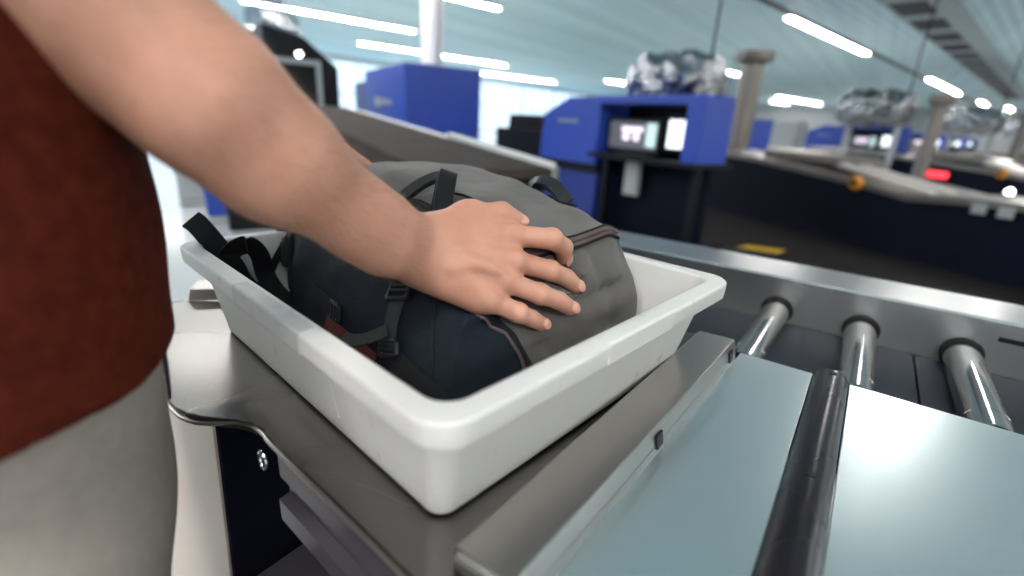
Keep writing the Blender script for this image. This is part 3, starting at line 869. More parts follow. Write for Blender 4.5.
def sdf_mesh(prims, h, pad=.02, rough=None):
    """prims: (shape, k) blended in order; returns verts, quads by surface nets"""
    lo = np.full(3, 1e9); hi = -lo
    for (s, k) in prims:
        if s[0] == 'c':
            p = np.stack([s[1], s[2]]); rr = max(s[3], s[4])
        else:
            p = s[1][None]; rr = s[3].max()
        lo = np.minimum(lo, (p - rr).min(0)); hi = np.maximum(hi, (p + rr).max(0))
    lo -= pad; hi += pad
    n = np.ceil((hi - lo) / h).astype(int) + 1
    F = np.full(n, .05, 'f')
    ax = [(lo[i] + h * np.arange(n[i])).astype('f') for i in range(3)]
    for (s, k) in prims:
        if s[0] == 'c':
            p = np.stack([s[1], s[2]]); rr = max(s[3], s[4])
        else:
            p = s[1][None]; rr = s[3].max()
        a0 = np.maximum(((p - rr).min(0) - .05 - lo) / h, 0).astype(int); a1 = np.minimum(((p + rr).max(0) + .05 - lo) / h + 2, n).astype(int)
        sl = tuple(slice(a, b) for a, b in zip(a0, a1))
        gx, gy, gz = np.meshgrid(ax[0][sl[0]], ax[1][sl[1]], ax[2][sl[2]], indexing='ij')
        if s[0] == 'c':
            d = s[2] - s[1]; L2 = max(float(d @ d), 1e-12)
            qx, qy, qz = gx - s[1][0], gy - s[1][1], gz - s[1][2]
            t = np.clip((qx * d[0] + qy * d[1] + qz * d[2]) / L2, 0, 1)
            D_ = np.sqrt((qx - t * d[0]) ** 2 + (qy - t * d[1]) ** 2 + (qz - t * d[2]) ** 2) - (s[3] + (s[4] - s[3]) * t)
        else:
            q = np.stack([gx - s[1][0], gy - s[1][1], gz - s[1][2]], -1) @ s[2].T
            k0 = np.sqrt(((q / s[3]) ** 2).sum(-1)); k1 = np.sqrt(((q / s[3] ** 2) ** 2).sum(-1))
            D_ = k0 * (k0 - 1) / np.maximum(k1, 1e-6)
        A = F[sl]
        if k < 0:                                   # carve
            kk = -k; hh = np.maximum(kk - np.abs(A + D_), 0) / kk
            F[sl] = np.maximum(A, -D_) + hh * hh * kk * .25
        elif k > 0:
            hh = np.maximum(k - np.abs(A - D_), 0) / k
            F[sl] = np.minimum(A, D_) - hh * hh * k * .25
        else:
            F[sl] = np.minimum(A, D_)
    if rough is not None: F += rough(ax)
    S = F < 0
    c = S[:-1, :-1, :-1].astype('i1')
    cnt = sum(S[i:n[0] - 1 + i, j:n[1] - 1 + j, l:n[2] - 1 + l].astype('i1') for i in (0, 1) for j in (0, 1) for l in (0, 1))
    cells = np.argwhere((cnt > 0) & (cnt < 8))
    idx = -np.ones(cnt.shape, 'i4'); idx[tuple(cells.T)] = np.arange(len(cells))
    acc = np.zeros((len(cells), 3)); num = np.zeros(len(cells))
    cor = [(i, j, l) for i in (0, 1) for j in (0, 1) for l in (0, 1)]
    for ia in range(8):
        for ib in range(ia + 1, 8):
            A_, B_ = np.array(cor[ia]), np.array(cor[ib])
            if np.abs(A_ - B_).sum() != 1: continue
            fa = F[tuple((cells + A_).T)]; fb = F[tuple((cells + B_).T)]
            m = (fa < 0) != (fb < 0)
            t = fa[m] / (fa[m] - fb[m])
            acc[m] += A_ + t[:, None] * (B_ - A_); num[m] += 1
    verts = lo + h * (cells + acc / num[:, None])
    quads = []
    for axn in range(3):
        o1, o2 = [(1, 2), (2, 0), (0, 1)][axn]
        d = np.zeros(3, int); d[axn] = 1
        sh = [slice(0, None)] * 3
        A_ = S[tuple(slice(0, n[i] - 1) if i == axn else slice(1, n[i] - 1) for i in range(3))]
        B_ = S[tuple(slice(1, n[i]) if i == axn else slice(1, n[i] - 1) for i in range(3))]
        e = np.argwhere(A_ != B_)
        flip = A_[tuple(e.T)]
        base = e.copy()
        for i in range(3):
            if i != axn: base[:, i] += 1
        u1 = np.zeros(3, int); u1[o1] = 1; u2 = np.zeros(3, int); u2[o2] = 1
        q = np.stack([idx[tuple((base - u1 - u2).T)], idx[tuple((base - u2).T)], idx[tuple(base.T)], idx[tuple((base - u1).T)]], 1)
        q[~flip] = q[~flip][:, ::-1]
        quads.append(q)
    return verts, np.concatenate(quads)


def relax(v, q, it=3, f=.5):
    for _ in range(it):
        s = np.zeros_like(v); c = np.zeros(len(v))
        for a in range(4):
            b = (a + 1) % 4
            np.add.at(s, q[:, a], v[q[:, b]]); np.add.at(c, q[:, a], 1)
            np.add.at(s, q[:, b], v[q[:, a]]); np.add.at(c, q[:, b], 1)
        v = v + f * (s / np.maximum(c, 1)[:, None] - v)
    return v


def np_obj(name, parts, mat, parent=None, loc=None):
    vs, fs, k = [], [], 0
    for v, q in parts:
        vs.append(v); fs.append(q + k); k += len(v)
    v = np.concatenate(vs); q = np.concatenate(fs)
    off = np.zeros(3)
    if parent is not None: off = np.array(parent.location)
    elif loc is not None: off = np.array(loc)
    me = bpy.data.meshes.new(name)
    me.from_pydata((v - off).tolist(), [], q.tolist())
    me.polygons.foreach_set('use_smooth', [True] * len(me.polygons))
    me.materials.append(mat)
    o = bpy.data.objects.new(name, me); COL.objects.link(o)
    if parent is not None: o.parent = parent
    elif loc is not None: o.location = loc
    return o


def V3(*a): return np.array(a, float)


SH = V3(-.430, -.03, 1.40); EL = V3(-.3956, .1256, 1.1693); WR = V3(-.3595, .336, .996)
HAND = {
    'index': (V3(-.315, .437, 1.004), V3(-.279, .464, 1.002), V3(-.275, .487, .989), V3(-.279, .497, .974)),
    'middle': (V3(-.301, .423, .979), V3(-.278, .465, .964), V3(-.270, .491, .951), V3(-.265, .507, .938)),
    'ring': (V3(-.299, .404, .961), V3(-.270, .434, .945), V3(-.258, .457, .934), V3(-.252, .474, .922)),
    'pinky': (V3(-.302, .382, .944), V3(-.279, .406, .928), V3(-.272, .423, .918), V3(-.268, .438, .908)),
}
TH = (V3(-.357, .366, 1.010), V3(-.350, .410, 1.025), V3(-.335, .442, 1.027), V3(-.323, .461, 1.016))
RAD = {'index': (.0136, .0120, .0109, .0098), 'middle': (.0139, .0120, .0110, .0099), 'ring': (.0132, .0115, .0106, .0096), 'pinky': (.0128, .0108, .0099, .0090)}
ctr = (HAND['middle'][0] + WR) / 2
fdir = HAND['middle'][0] - WR; fdir /= np.linalg.norm(fdir)
across = HAND['pinky'][0] - HAND['index'][0]; across -= fdir * (across @ fdir); across /= np.linalg.norm(across)
dors = np.cross(across, fdir); dors /= np.linalg.norm(dors)
if dors @ (V3(0, 0, 1.13) - ctr) < 0: dors = -dors
FA = WR - EL; FA = FA / np.linalg.norm(FA)

P = []
# forearm and upper arm
M1, M2, M3 = V3(-.3714, .1588, 1.1311), V3(-.365, .1981, 1.091), V3(-.3629, .2725, 1.0338)
P.append((cone(SH, EL, .060, .049), .0))
OFF = V3(*(-UPV * .014 - RGT * .012))
P.append((cone(EL + (SH - EL) * .22 + OFF, EL + (SH - EL) * .6 + OFF, .050, .058), .04))
P.append((cone(EL, M1, .0475, .0475), .02))
P.append((cone(M1, M2, .0475, .0445), .02))
P.append((cone(M2, M3, .0445, .0345), .02))
P.append((cone(M3, WR - FA * .01, .0345, .0245), .02))
# width of the wrist (radius and ulna)
for sgn, rr in ((-1, .0205), (1, .0205)):
    P.append((cone(M3 + FA * .03 + across * .009 * sgn, WR + across * .0135 * sgn, .027, rr), .02))
P.append((ell(WR + across * .021 + dors * .010 - FA * .012, np.stack([FA, across, dors]), (.014, .010, .008)), .012))   # ulna head
# palm: one root per finger
wr_off = {'index': -.015, 'middle': -.005, 'ring': .006, 'pinky': .015}
for f in ('index', 'middle', 'ring', 'pinky'):
    K = HAND[f][0]
    P.append((cone(WR + across * wr_off[f], K - dors * .004, .0195, RAD[f][0] + .0025), .014))
    P.append((cone(WR + across * wr_off[f] - dors * .010, K - dors * .010 - fdir * .012, .018, .0125), .012))
P.append((ell(WR + fdir * .05 + across * .026 - dors * .012, np.stack([fdir, across, dors]), (.042, .015, .016)), .016))   # heel, little-finger side
P.append((cone(WR - across * .012 - dors * .006, TH[1], .0205, .0135), .016))                                      # thumb base
P.append((cone(TH[0], TH[1], .0185, .0125), .014))
P.append((cone(HAND['index'][0] - fdir * .035 - dors * .006, TH[1] - fdir * .01, .012, .011), .018))                 # thumb web
for f in ('index', 'middle', 'ring', 'pinky'):
    K = HAND[f]; R_ = RAD[f]
    P.append((cone(WR + fdir * .012 + across * wr_off[f] * .6 + dors * .0155, K[0] + dors * .0085, .0020, .0030), .012))   # tendon
    P.append((ell(K[0] + dors * .0035, np.stack([fdir, across, dors]), (.0125, .0115, .0115)), .008))                   # knuckle
    P.append((cone(K[0], K[1], R_[0] * .93, R_[1]), .0045))
    P.append((cone(K[1], K[2], R_[1], R_[2]), .003))
    P.append((cone(K[2], K[3], R_[2], R_[3]), .003))
    P.append((ell(K[1] + dors * .0018, np.stack([fdir, across, dors]), (R_[1] * 1.0, R_[1] * 1.0, R_[1] * .98)), .004))
for f in range(1, 3):
    P.append((cone(TH[f], TH[f + 1], (.0135, .0118)[f - 1], (.0118, .0098)[f - 1]), .005))
P.append((ell(TH[1] + dors * .002, np.stack([fdir, across, dors]), (.0125, .0125, .0125)), .006))
# veins on the back of the hand
for pts in ([(.012, .004), (.04, .007), (.07, .010)], [(.03, .020), (.055, .014), (.08, .018)]):
    L = [WR + fdir * a + across * b + dors * .0188 for a, b in pts]
    for a, b in zip(L, L[1:]): P.append((cone(a - dors * .001, b - dors * .001, .0014, .0012), .012))
arm_v, arm_q = sdf_mesh(P, .0018)
arm_v = relax(arm_v, arm_q, 3)

# ------------------------------------------------------------------ the bag (same axes as the tray)
def lerp(a, b, f): return a + (b - a) * f


SEC = [  # u, near-bottom t, near shoulder (t, z), top ridge (t, z), far-top (t, z), far-bottom t
    (0.00, -.080, -.060, .970, .000, 1.012, .060, 1.015, .090),
    (0.12, -.125, -.088, .990, .010, 1.046, .110, 1.050, .150),
    (0.35, -.160, -.118, .985, .020, 1.050, .180, 1.050, .205),
    (0.60, -.168, -.128, .955, .010, 1.028, .192, 1.038, .215),
    (0.85, -.168, -.128, .928, -.005, 1.002, .188, 1.016, .215),
    (1.00, -.160, -.120, .915, -.010, .985, .178, 1.000, .205)]
SEND = [(.83, .182), (.86, .190), (.90, .188), (.93, .178), (.96, .165), (.98, .157), (1.0, .150), (1.06, .128)]


def interp(tab, x):
    if x <= tab[0][0]: return tab[0][1:]
    for a, b in zip(tab, tab[1:]):
        if x <= b[0]:
            f = (x - a[0]) / (b[0] - a[0]); f = f * f * (3 - 2 * f) if len(a) > 2 else f
            return [lerp(p, q, f) for p, q in zip(a[1:], b[1:])]
    return tab[-1][1:]


def s_left(z): return -.318 - .02 * math.sin(math.pi * min(max((z - .83) / .2, 0), 1))


def s_end(z, t=.2):
    k_ = min(max((.08 - t) / .13, 0), 1); k_ = k_ * k_ * (3 - 2 * k_)
    h_ = min(max((z - .84) / .08, 0), 1)
    return interp(SEND, z)[0] - k_ * (.008 + .020 * h_)


NS = 96
def section(u):
    nb, nt_, nz, mt_, mz, ft_, fz, fb = interp(SEC, u)
    zb = .8195
    C4 = [Vector((nb, zb)), Vector((nt_, nz)), Vector((mt_, mz)), Vector((ft_, fz)), Vector((fb, zb))]
    rad = [.030, .035, .035, lerp(.04, .020, u), .035]
    pts = []
    for i in range(5):
        p, a, b = C4[i], C4[i - 1], C4[(i + 1) % 5]
        da, db = (a - p).normalized(), (b - p).normalized()
        for k in range(9):
            f = k / 8
            p0, p2 = p + da * rad[i], p + db * rad[i]
            pts.append((1 - f) ** 2 * p0 + 2 * f * (1 - f) * p + f * f * p2)
    # resample by arc length
    pts.append(pts[0].copy())
    L = [0]
    for a, b in zip(pts, pts[1:]): L.append(L[-1] + (b - a).length)
    out = []; j = 0
    for k in range(NS):
        d = L[-1] * k / NS
        while L[j + 1] < d: j += 1
        f = (d - L[j]) / max(L[j + 1] - L[j], 1e-9)
        out.append(pts[j].lerp(pts[j + 1], f))
    c = sum(out, Vector((0, 0))) / NS
    return out, c


def fold(p, amp=1.0):
    q = Vector((p.x * 9, p.y * 9, p.z * 16))
    return amp * (noise.noise(q) * .0055 + noise.noise(q * 2.3 + Vector((3, 1, 2))) * .0036 + noise.noise(q * 5.1) * .0010)


bag = root('travel_bag', st(-.08, .03, TZ), 'dark grey travel backpack lying in the white tray under the hand', 'bag')
bm = bmesh.new()
lay = bm.verts.layers.float.new('side_panel')
rings = []
NU = 84
capn = 12
for i in range(capn):                                   # left cap
    f = (i + .15) / capn
    pts, c = section(0)
    rings.append([Vector((s_left(p.y) - .016 * (1 - f * f) + .0, *(c + (p - c) * f))) for p in pts])
for i in range(NU + 1):
    u = i / NU
    pts, c = section(u)
    rings.append([Vector((lerp(s_left(p.y), s_end(p.y, p.x), u), p.x, p.y)) for p in pts])
for i in range(capn):                                   # right cap
    f = 1 - (i + .4) / (capn + .6)
    pts, c = section(1)
    row = []
    for p in pts:
        q = c + (p - c) * f
        sx = s_end(q.y, q.x) + .010 * (1 - f ** 3)
        sx -= .010 * math.exp(-((q.y - .921 - .05 * (q.x - .05)) / .0065) ** 2) * (1 - f ** 8)      # pocket seam
        sx -= .006 * math.exp(-((q.x - .118 + .3 * (q.y - .9)) / .008) ** 2) * (1 - f ** 8)
        row.append(Vector((sx, q.x, q.y)))
    rings.append(row)
def prim_dist(s_, p):
    d = s_[2] - s_[1]; t = min(max(float((p - s_[1]) @ d) / max(float(d @ d), 1e-12), 0), 1)
    return float(np.linalg.norm(p - s_[1] - d * t)) - (s_[3] + (s_[4] - s_[3]) * t)


HANDP = [a for a, b in P if a[0] == 'c'][6:]
HAND_LO = np.minimum(WR, HAND['pinky'][3]) - .09; HAND_HI = np.maximum(WR, HAND['ring'][3]) + .09


def press(w, inward):
    """cloth gives way where the hand rests on it"""
    for _ in range(14):
        q = np.array(w)
        if (q < HAND_LO).any() or (q > HAND_HI).any(): return w
        d = min(prim_dist(h, q) for h in HANDP)
        if d > .0022: return w
        w = w + inward * min(.0022 - d + .0006, .006)
    return w


grid = []
for ri, row in enumerate(rings):
    g = []
    for p in row:
        w = p.copy()
        inner = 1 if p.z > .83 else .0
        d = fold(p, inner * (1.5 if ri > NU + capn else 1.0))
        cen = Vector((0, .03, .92)); dirn = Vector((p.x * .3, p.y - .03, p.z - .92)); dirn.normalize()
        if ri > NU + capn: dirn = Vector((1, 0, .2))
        w += dirn * d
        f_ = min(max((w.x - .05) / .12, 0), 1)
        g.append(bm.verts.new(press(st(w.x, w.y, w.z), (SA * -.95 * f_ - Z * (1 - .6 * f_)).normalized())))
    grid.append(g)
for a, row in enumerate(grid):
    for k, v_ in enumerate(row):
        p = rings[a][k]
        e = -.010 - .042 * min(max((p.x - .09) / .05, 0), 1)
        if a >= NU + capn: e = -.052 + .45 * (.92 - p.z)
        v_[lay] = e - p.y
for A, Bq in zip(grid, grid[1:]):
    for k in range(NS):
        bm.faces.new((A[k], A[(k + 1) % NS], Bq[(k + 1) % NS], Bq[k]))
bm.faces.new(grid[0][::-1]); bm.faces.new(grid[-1])
bag_body = from_bm('shell', bm, MT['bagcloth'], bag, angle=60)
_t = bmesh.new(); _t.from_mesh(bag_body.data); _t.transform(Matrix.Translation(bag.location)); _t.normal_update()
BVH = BVHTree.FromBMesh(_t)


def on_bag(p, lift=.0015):
    """nearest point on the bag's cloth, lifted off along its normal"""
    loc, nor, _, _ = BVH.find_nearest(Vector(p))
    cen = st(-.08, .03, .92)
    if nor.dot(loc - cen) < 0: nor = -nor
    return loc + nor * lift, nor


def snap_path(pts, lift=.0015, n=8):
    P_, N_ = [], []
    for q in smooth_path(pts, n):
        a, b = on_bag(q, lift); P_.append(a); N_.append(b)
    return P_, N_


# zip along the top of the right-hand end
ZC = []
for k in range(NS):
    p = rings[capn + NU + 1][k]
    if p.z > .93 and p.y > -.035 and not (p.y > .168 and p.z < .985): ZC.append(st(p.x, p.y, p.z))
ZC = [ZC[0].lerp(ZC[-1], 0)] + ZC[1:]
ZP = []
for q in smooth_path(ZC[::3] + [ZC[-1]], 4):
    a, b = on_bag(q, .0016); ZP.append(a)
for _ in range(4): ZP = [ZP[0]] + [(a + b * 2 + c) / 4 for a, b, c in zip(ZP, ZP[1:], ZP[2:])] + [ZP[-1]]
ZN = (SA * .86 + Z * .5).normalized()
dn_ = (SA * .50 - Z * .86).normalized()
ZP = [p + ZN * .001 + dn_ * .002 for p in ZP]
bm = bmesh.new(); ribbon(bm, ZP, [ZN] * len(ZP), .013, .0018); zp = from_bm('zip_tape', bm, MT['zip'], bag)
bm = bmesh.new(); tube(bm, [a + ZN * .0012 for a in ZP], .0013, 6); from_bm('zip_teeth', bm, pbr('zip_teeth', (.035, .024, .028), .4), zp)
for sg, rr_ in ((-1, .0016), (1, .0022)):
    bm = bmesh.new()
    tube(bm, [a + dn_ * sg * .0072 + ZN * .0002 for a in ZP], rr_, 6); from_bm('piping', bm, MT['web'], zp)
# piping seams on the near side
for pts in ([st(.098, -.095, .95), st(.118, -.115, .92), st(.14, -.133, .885), st(.15, -.142, .86)], [st(.15, -.085, .935), st(.165, -.058, .90), st(.178, -.035, .855)]):
    P_, N_ = snap_path(pts, .001)
    bm = bmesh.new(); tube(bm, P_, .0022, 8); from_bm('piping', bm, MT['web'] if pts[0].z > .945 else MT['zip'], bag)
# dark padded edge along the near top
P_, N_ = snap_path([st(-.28, -.03, 1.0), st(-.2, -.035, 1.02), st(-.1, -.04, 1.01), st(.0, -.045, .99), st(.08, -.055, .97)], .003)
bm = bmesh.new(); ribbon(bm, P_, N_, .030, .005); from_bm('back_pad', bm, MT['web'], bag)
P_, N_ = snap_path([st(-.2, -.02, 1.03), st(-.1, -.022, 1.015), st(0, -.022, 1.0), st(.07, -.028, .985)], .005)
bm = bmesh.new(); tube(bm, P_, .0065, 10); from_bm('padded_roll', bm, MT['web'], bag)
# top carry handle: bunched webbing
sp = smooth_path([st(-.062, -.03, 1.020), st(-.048, -.006, 1.040), st(-.03, .012, 1.050), st(-.003, -.004, 1.040), st(.022, -.038, .996)], 8)
bm = bmesh.new(); ribbon(bm, sp, [Vector((.1, -.35, 1))] * len(sp), .026, .006); h = from_bm('carry_handle', bm, MT['web'], bag)
sp = smooth_path([st(-.045, .030, 1.042), st(-.025, .020, 1.054), st(-.003, .0, 1.050), st(.016, -.022, 1.022), st(.026, -.03, 1.0)], 8)
bm = bmesh.new(); ribbon(bm, sp, [Vector((.6, -.2, 1))] * len(sp), .024, .008); from_bm('handle_wrap', bm, MT['web'], h)
sp, _n = snap_path([st(-.015, .02, 1.045), st(.03, .035, 1.03), st(.06, .025, 1.02), st(.085, .0, 1.01)], .003)
bm = bmesh.new(); tube(bm, sp, .0018, 8); from_bm('pull_cord', bm, MT['web'], bag)


def frame_buckle(c, nrm, updir, w, h, bar=.0032, name='ladder_buckle', parent=None):
    """rectangular webbing buckle: rounded frame with two cross bars"""
    nrm = Vector(nrm).normalized(); up = Vector(updir); up = (up - nrm * up.dot(nrm)).normalized(); sd = up.cross(nrm)
    bm = bmesh.new()
    loop = [c + sd * a * w / 2 + up * b * h / 2 for a, b in ((-1, -.8), (-.85, -1), (.85, -1), (1, -.8), (1, .8), (.85, 1), (-.85, 1), (-1, .8))]
    tube(bm, loop, bar, 8, closed=True)
    for f in (-.15, .4):
        tube(bm, [c - sd * w / 2 + up * h * f / 2 + nrm * .001, c + sd * w / 2 + up * h * f / 2 + nrm * .001], bar * .9, 8)
    return from_bm(name, bm, MT['buckle'], parent or bag)


# compression strap on the near side: two buckles, webbing and a loose tail
P_, N_ = snap_path([st(.050, -.085, .962), st(.056, -.115, .945), st(.064, -.126, .922), st(.074, -.140, .902), st(.082, -.148, .884)], .003)
bm = bmesh.new(); ribbon(bm, P_, N_, .019, .0026); from_bm('compression_strap', bm, MT['webgrey'], bag)
c0, n0 = on_bag(st(.058, -.117, .938), .006); c1, n1 = on_bag(st(.066, -.128, .918), .005)
frame_buckle(c0, n0, c0 - c1, .026, .024)
c2, n2 = on_bag(st(.082, -.148, .884), .006)
frame_buckle(c2, n2, c0 - c2, .024, .016)
P_, N_ = snap_path([st(.082, -.149, .882), st(.10, -.152, .875), st(.135, -.150, .866), st(.175, -.146, .855)], .003)
bm = bmesh.new(); ribbon(bm, P_, N_, .026, .003); from_bm('compression_strap', bm, MT['web'], bag)
sp = smooth_path([st(.073, -.146, .902), st(.062, -.160, .894), st(.044, -.169, .886), st(.024, -.174, .884)], 6)
bm = bmesh.new(); ribbon(bm, sp, [Vector((.2, -.5, 1))] * len(sp), .017, .0022); from_bm('strap_tail', bm, MT['webgrey'], bag)
P_, N_ = snap_path([st(-.06, -.158, .872), st(.0, -.160, .868), st(.06, -.158, .862)], .0015)
bm = bmesh.new(); ribbon(bm, P_, N_, .018, .002); from_bm('red_lining', bm, MT['red'], bag)
c0, n0 = on_bag(st(-.035, -.155, .893), .006); frame_buckle(c0, n0, SA, .02, .024)
P_, N_ = snap_path([st(-.11, -.15, .90), st(-.07, -.152, .896), st(-.035, -.155, .892)], .003)
bm = bmesh.new(); ribbon(bm, P_, N_, .018, .0026); from_bm('compression_strap', bm, MT['web'], bag)
# left end: release buckle and shoulder straps spilling into the tray
P_, N_ = snap_path([st(-.235, -.07, 1.0), st(-.25, -.105, .955), st(-.252, -.125, .91), st(-.245, -.14, .86)], .003)
bm = bmesh.new(); ribbon(bm, P_, N_, .026, .003); from_bm('compression_strap', bm, MT['webgrey'], bag)
c0, n0 = on_bag(st(-.252, -.118, .915), .008); c1, n1 = on_bag(st(-.25, -.13, .89), .008)
up = (c0 - c1).normalized(); sd = up.cross(n0).normalized()
bm = bmesh.new()
prism(bm, [(-.013, -.020), (-.009, -.024), (.009, -.024), (.013, -.020), (.013, .016), (.008, .022), (-.008, .022), (-.013, .016)], sd, up, n0, c0, -.004, .005, .002)
bk = from_bm('release_buckle', bm, MT['buckle'], bag)
bm = bmesh.new(); prism(bm, [(-.0065, -.012), (.0065, -.012), (.0065, .008), (-.0065, .008)], sd, up, n0, c0, .0052, .0068, .0005); from_bm('buckle_tongue', bm, MT['webgrey'], bk)
for sg in (-1, 1):
    bm = bmesh.new(); prism(bm, [(.0105 * sg - .0012, -.018), (.0105 * sg + .0012, -.018), (.0105 * sg + .0012, .014), (.0105 * sg - .0012, .014)], sd, up, n0, c0, .0052, .0072, .0004); from_bm('buckle_prong', bm, MT['webgrey'], bk)
# wide shoulder strap end standing up over the rim corner
sp = smooth_path([st(-.297, -.228, .970), st(-.285, -.222, .962), st(-.260, -.212, .938), st(-.240, -.200, .910), st(-.245, -.18, .868), st(-.235, -.14, .838)], 8)
bm = bmesh.new(); ribbon(bm, sp, [Vector((.35, -.55, .75))] * len(sp), .030, .005); from_bm('shoulder_strap', bm, MT['web'], bag)
sp = smooth_path([st(-.255, -.203, .885), st(-.252, -.203, .912), st(-.238, -.196, .933), st(-.228, -.178, .940), st(-.226, -.166, .922), st(-.230, -.160, .890), st(-.203, -.150, .860), st(-.17, -.12, .838)], 8)
up_ = []
for i_, q in enumerate(sp):
    t_ = (sp[min(i_ + 1, len(sp) - 1)] - sp[max(i_ - 1, 0)]).normalized(); up_.append(t_.cross(TB * .9 + SA * .45))
bm = bmesh.new(); ribbon(bm, sp, up_, .026, .004); from_bm('shoulder_strap', bm, MT['web'], bag)
sp = smooth_path([st(-.285, -.10, .945), st(-.275, -.125, .915), st(-.262, -.15, .88), st(-.24, -.165, .85)], 8)
bm = bmesh.new(); ribbon(bm, sp, [Vector((.5, -.6, .5))] * len(sp), .024, .006); from_bm('shoulder_strap', bm, MT['web'], bag)
# clip at the far top edge
c0, nn = on_bag(st(.012, .19, 1.035), .006)
bm = bmesh.new()
sp = smooth_path([c0 + SA * -.03 + Z * -.003, c0 + SA * -.015 + Z * .012, c0 + SA * .010 + Z * .013, c0 + SA * .028 + Z * .004, c0 + SA * .05 + Z * -.012], 6)
ribbon(bm, sp, [Vector((.2, -.6, 1))] * len(sp), .022, .005); k = from_bm('far_clip', bm, MT['buckle'], bag)
bm = bmesh.new(); tube(bm, smooth_path([c0 + SA * -.035 + Z * .004, c0 + SA * -.05 + Z * .004, c0 + SA * -.056 - Z * .002], 5), .002, 8); from_bm('clip_pull', bm, MT['buckle'], k)
sp, _n = snap_path([st(.03, .185, 1.03), st(.06, .17, 1.02), st(.08, .18, 1.01)], .002)
bm = bmesh.new(); tube(bm, sp, .0022, 8); from_bm('pull_cord', bm, MT['web'], bag)

# rest of the body, coarser: trunk, neck, head, left arm, legs
CX_, CY_ = -.53, 0.0
Q_ = []
def e3(c, r, axes=None): return ell(c, np.eye(3) if axes is None else axes, r)
Q_.append((e3((CX_, CY_ - .01, .98), (.135, .095, .13)), 0.))
Q_.append((e3((CX_, CY_, 1.18), (.155, .110, .20)), .06))
Q_.append((e3((CX_, CY_ - .01, 1.36), (.175, .10, .12)), .06))
Q_.append((cone((CX_ - .15, CY_ - .01, 1.42), (CX_ + .15, CY_ - .01, 1.42), .06, .06), .05))
Q_.append((cone((CX_, CY_, 1.44), (CX_, CY_ + .03, 1.56), .062, .056), .03))
HC_ = V3(CX_ + .005, CY_ + .065, 1.66)
Q_.append((e3(HC_, (.077, .098, .115)), .02))
Q_.append((e3(HC_ + V3(0, .05, -.06), (.058, .05, .065)), .03))                 # jaw
Q_.append((cone(HC_ + V3(0, .095, .01), HC_ + V3(0, .118, -.03), .010, .015), .012))  # nose
Q_.append((cone(HC_ + V3(-.022, .093, -.062), HC_ + V3(.022, .093, -.062), .007, .007), .008))  # mouth
for sx in (-1, 1):
    Q_.append((e3(HC_ + V3(.078 * sx, -.005, -.01), (.010, .020, .032)), .008))   # ear
    Q_.append((e3(HC_ + V3(.032 * sx, .092, .012), (.014, .010, .008)), -.008))   # eye socket
    Q_.append((e3(HC_ + V3(.032 * sx, .080, .010), (.012, .012, .012)), .002))
    Q_.append((cone((CX_ + .075 * sx, CY_ - .01, .92), (CX_ + .09 * sx, CY_ - .01, .50), .066, .055), .03))
    Q_.append((cone((CX_ + .09 * sx, CY_ - .01, .50), (CX_ + .10 * sx, CY_ - .04, .10), .055, .038), .02))
    Q_.append((cone((CX_ + .10 * sx, CY_ - .06, .05), (CX_ + .11 * sx, CY_ + .13, .035), .036, .03), .02))
Q_.append((cone(SH, SH + (EL - SH) * .12, .058, .050), .04))
LS = V3(-.70, -.01, 1.42); LE = V3(-.80, .17, 1.20); LW = V3(-.775, .395, 1.105)
Q_.append((cone(LS, LE, .058, .046), .04))
Q_.append((cone(LE, LE + (LW - LE) * .4, .046, .045), .02))
Q_.append((cone(LE + (LW - LE) * .35, LW, .044, .028), .02))
ldir = V3(.45, .85, -.25); ldir /= np.linalg.norm(ldir); lac = V3(.85, -.5, 0); lac -= ldir * (lac @ ldir); lac /= np.linalg.norm(lac)
for j, (o, L1) in enumerate(((.03, .082), (.01, .09), (-.01, .085), (-.028, .07))):
    K0 = LW + ldir * .082 + lac * o
    Q_.append((cone(LW + lac * o * .5, K0, .019, .013), .012))
    K1 = K0 + ldir * L1 * .5 + V3(0, 0, -.004); K2 = K1 + ldir * L1 * .45 + V3(0, 0, -.016)
    Q_.append((cone(K0, K1, .0115, .0095), .004)); Q_.append((cone(K1, K2, .0095, .0075), .003))
Q_.append((cone(LW + lac * .02, LW + ldir * .05 + lac * .06, .017, .012), .012)); Q_.append((cone(LW + ldir * .05 + lac * .06, LW + ldir * .10 + lac * .068 + V3(0, 0, -.008), .012, .009), .006))
body_v, body_q = sdf_mesh(Q_, .0055)
body_v = relax(body_v, body_q, 3)

person = np_obj('person', [(arm_v, arm_q), (body_v, body_q)], MT['skin'], loc=(CX_, CY_, 0))
tag(person, 'person in rust red shirt and beige trousers pressing the bag down with bare arm', 'person')

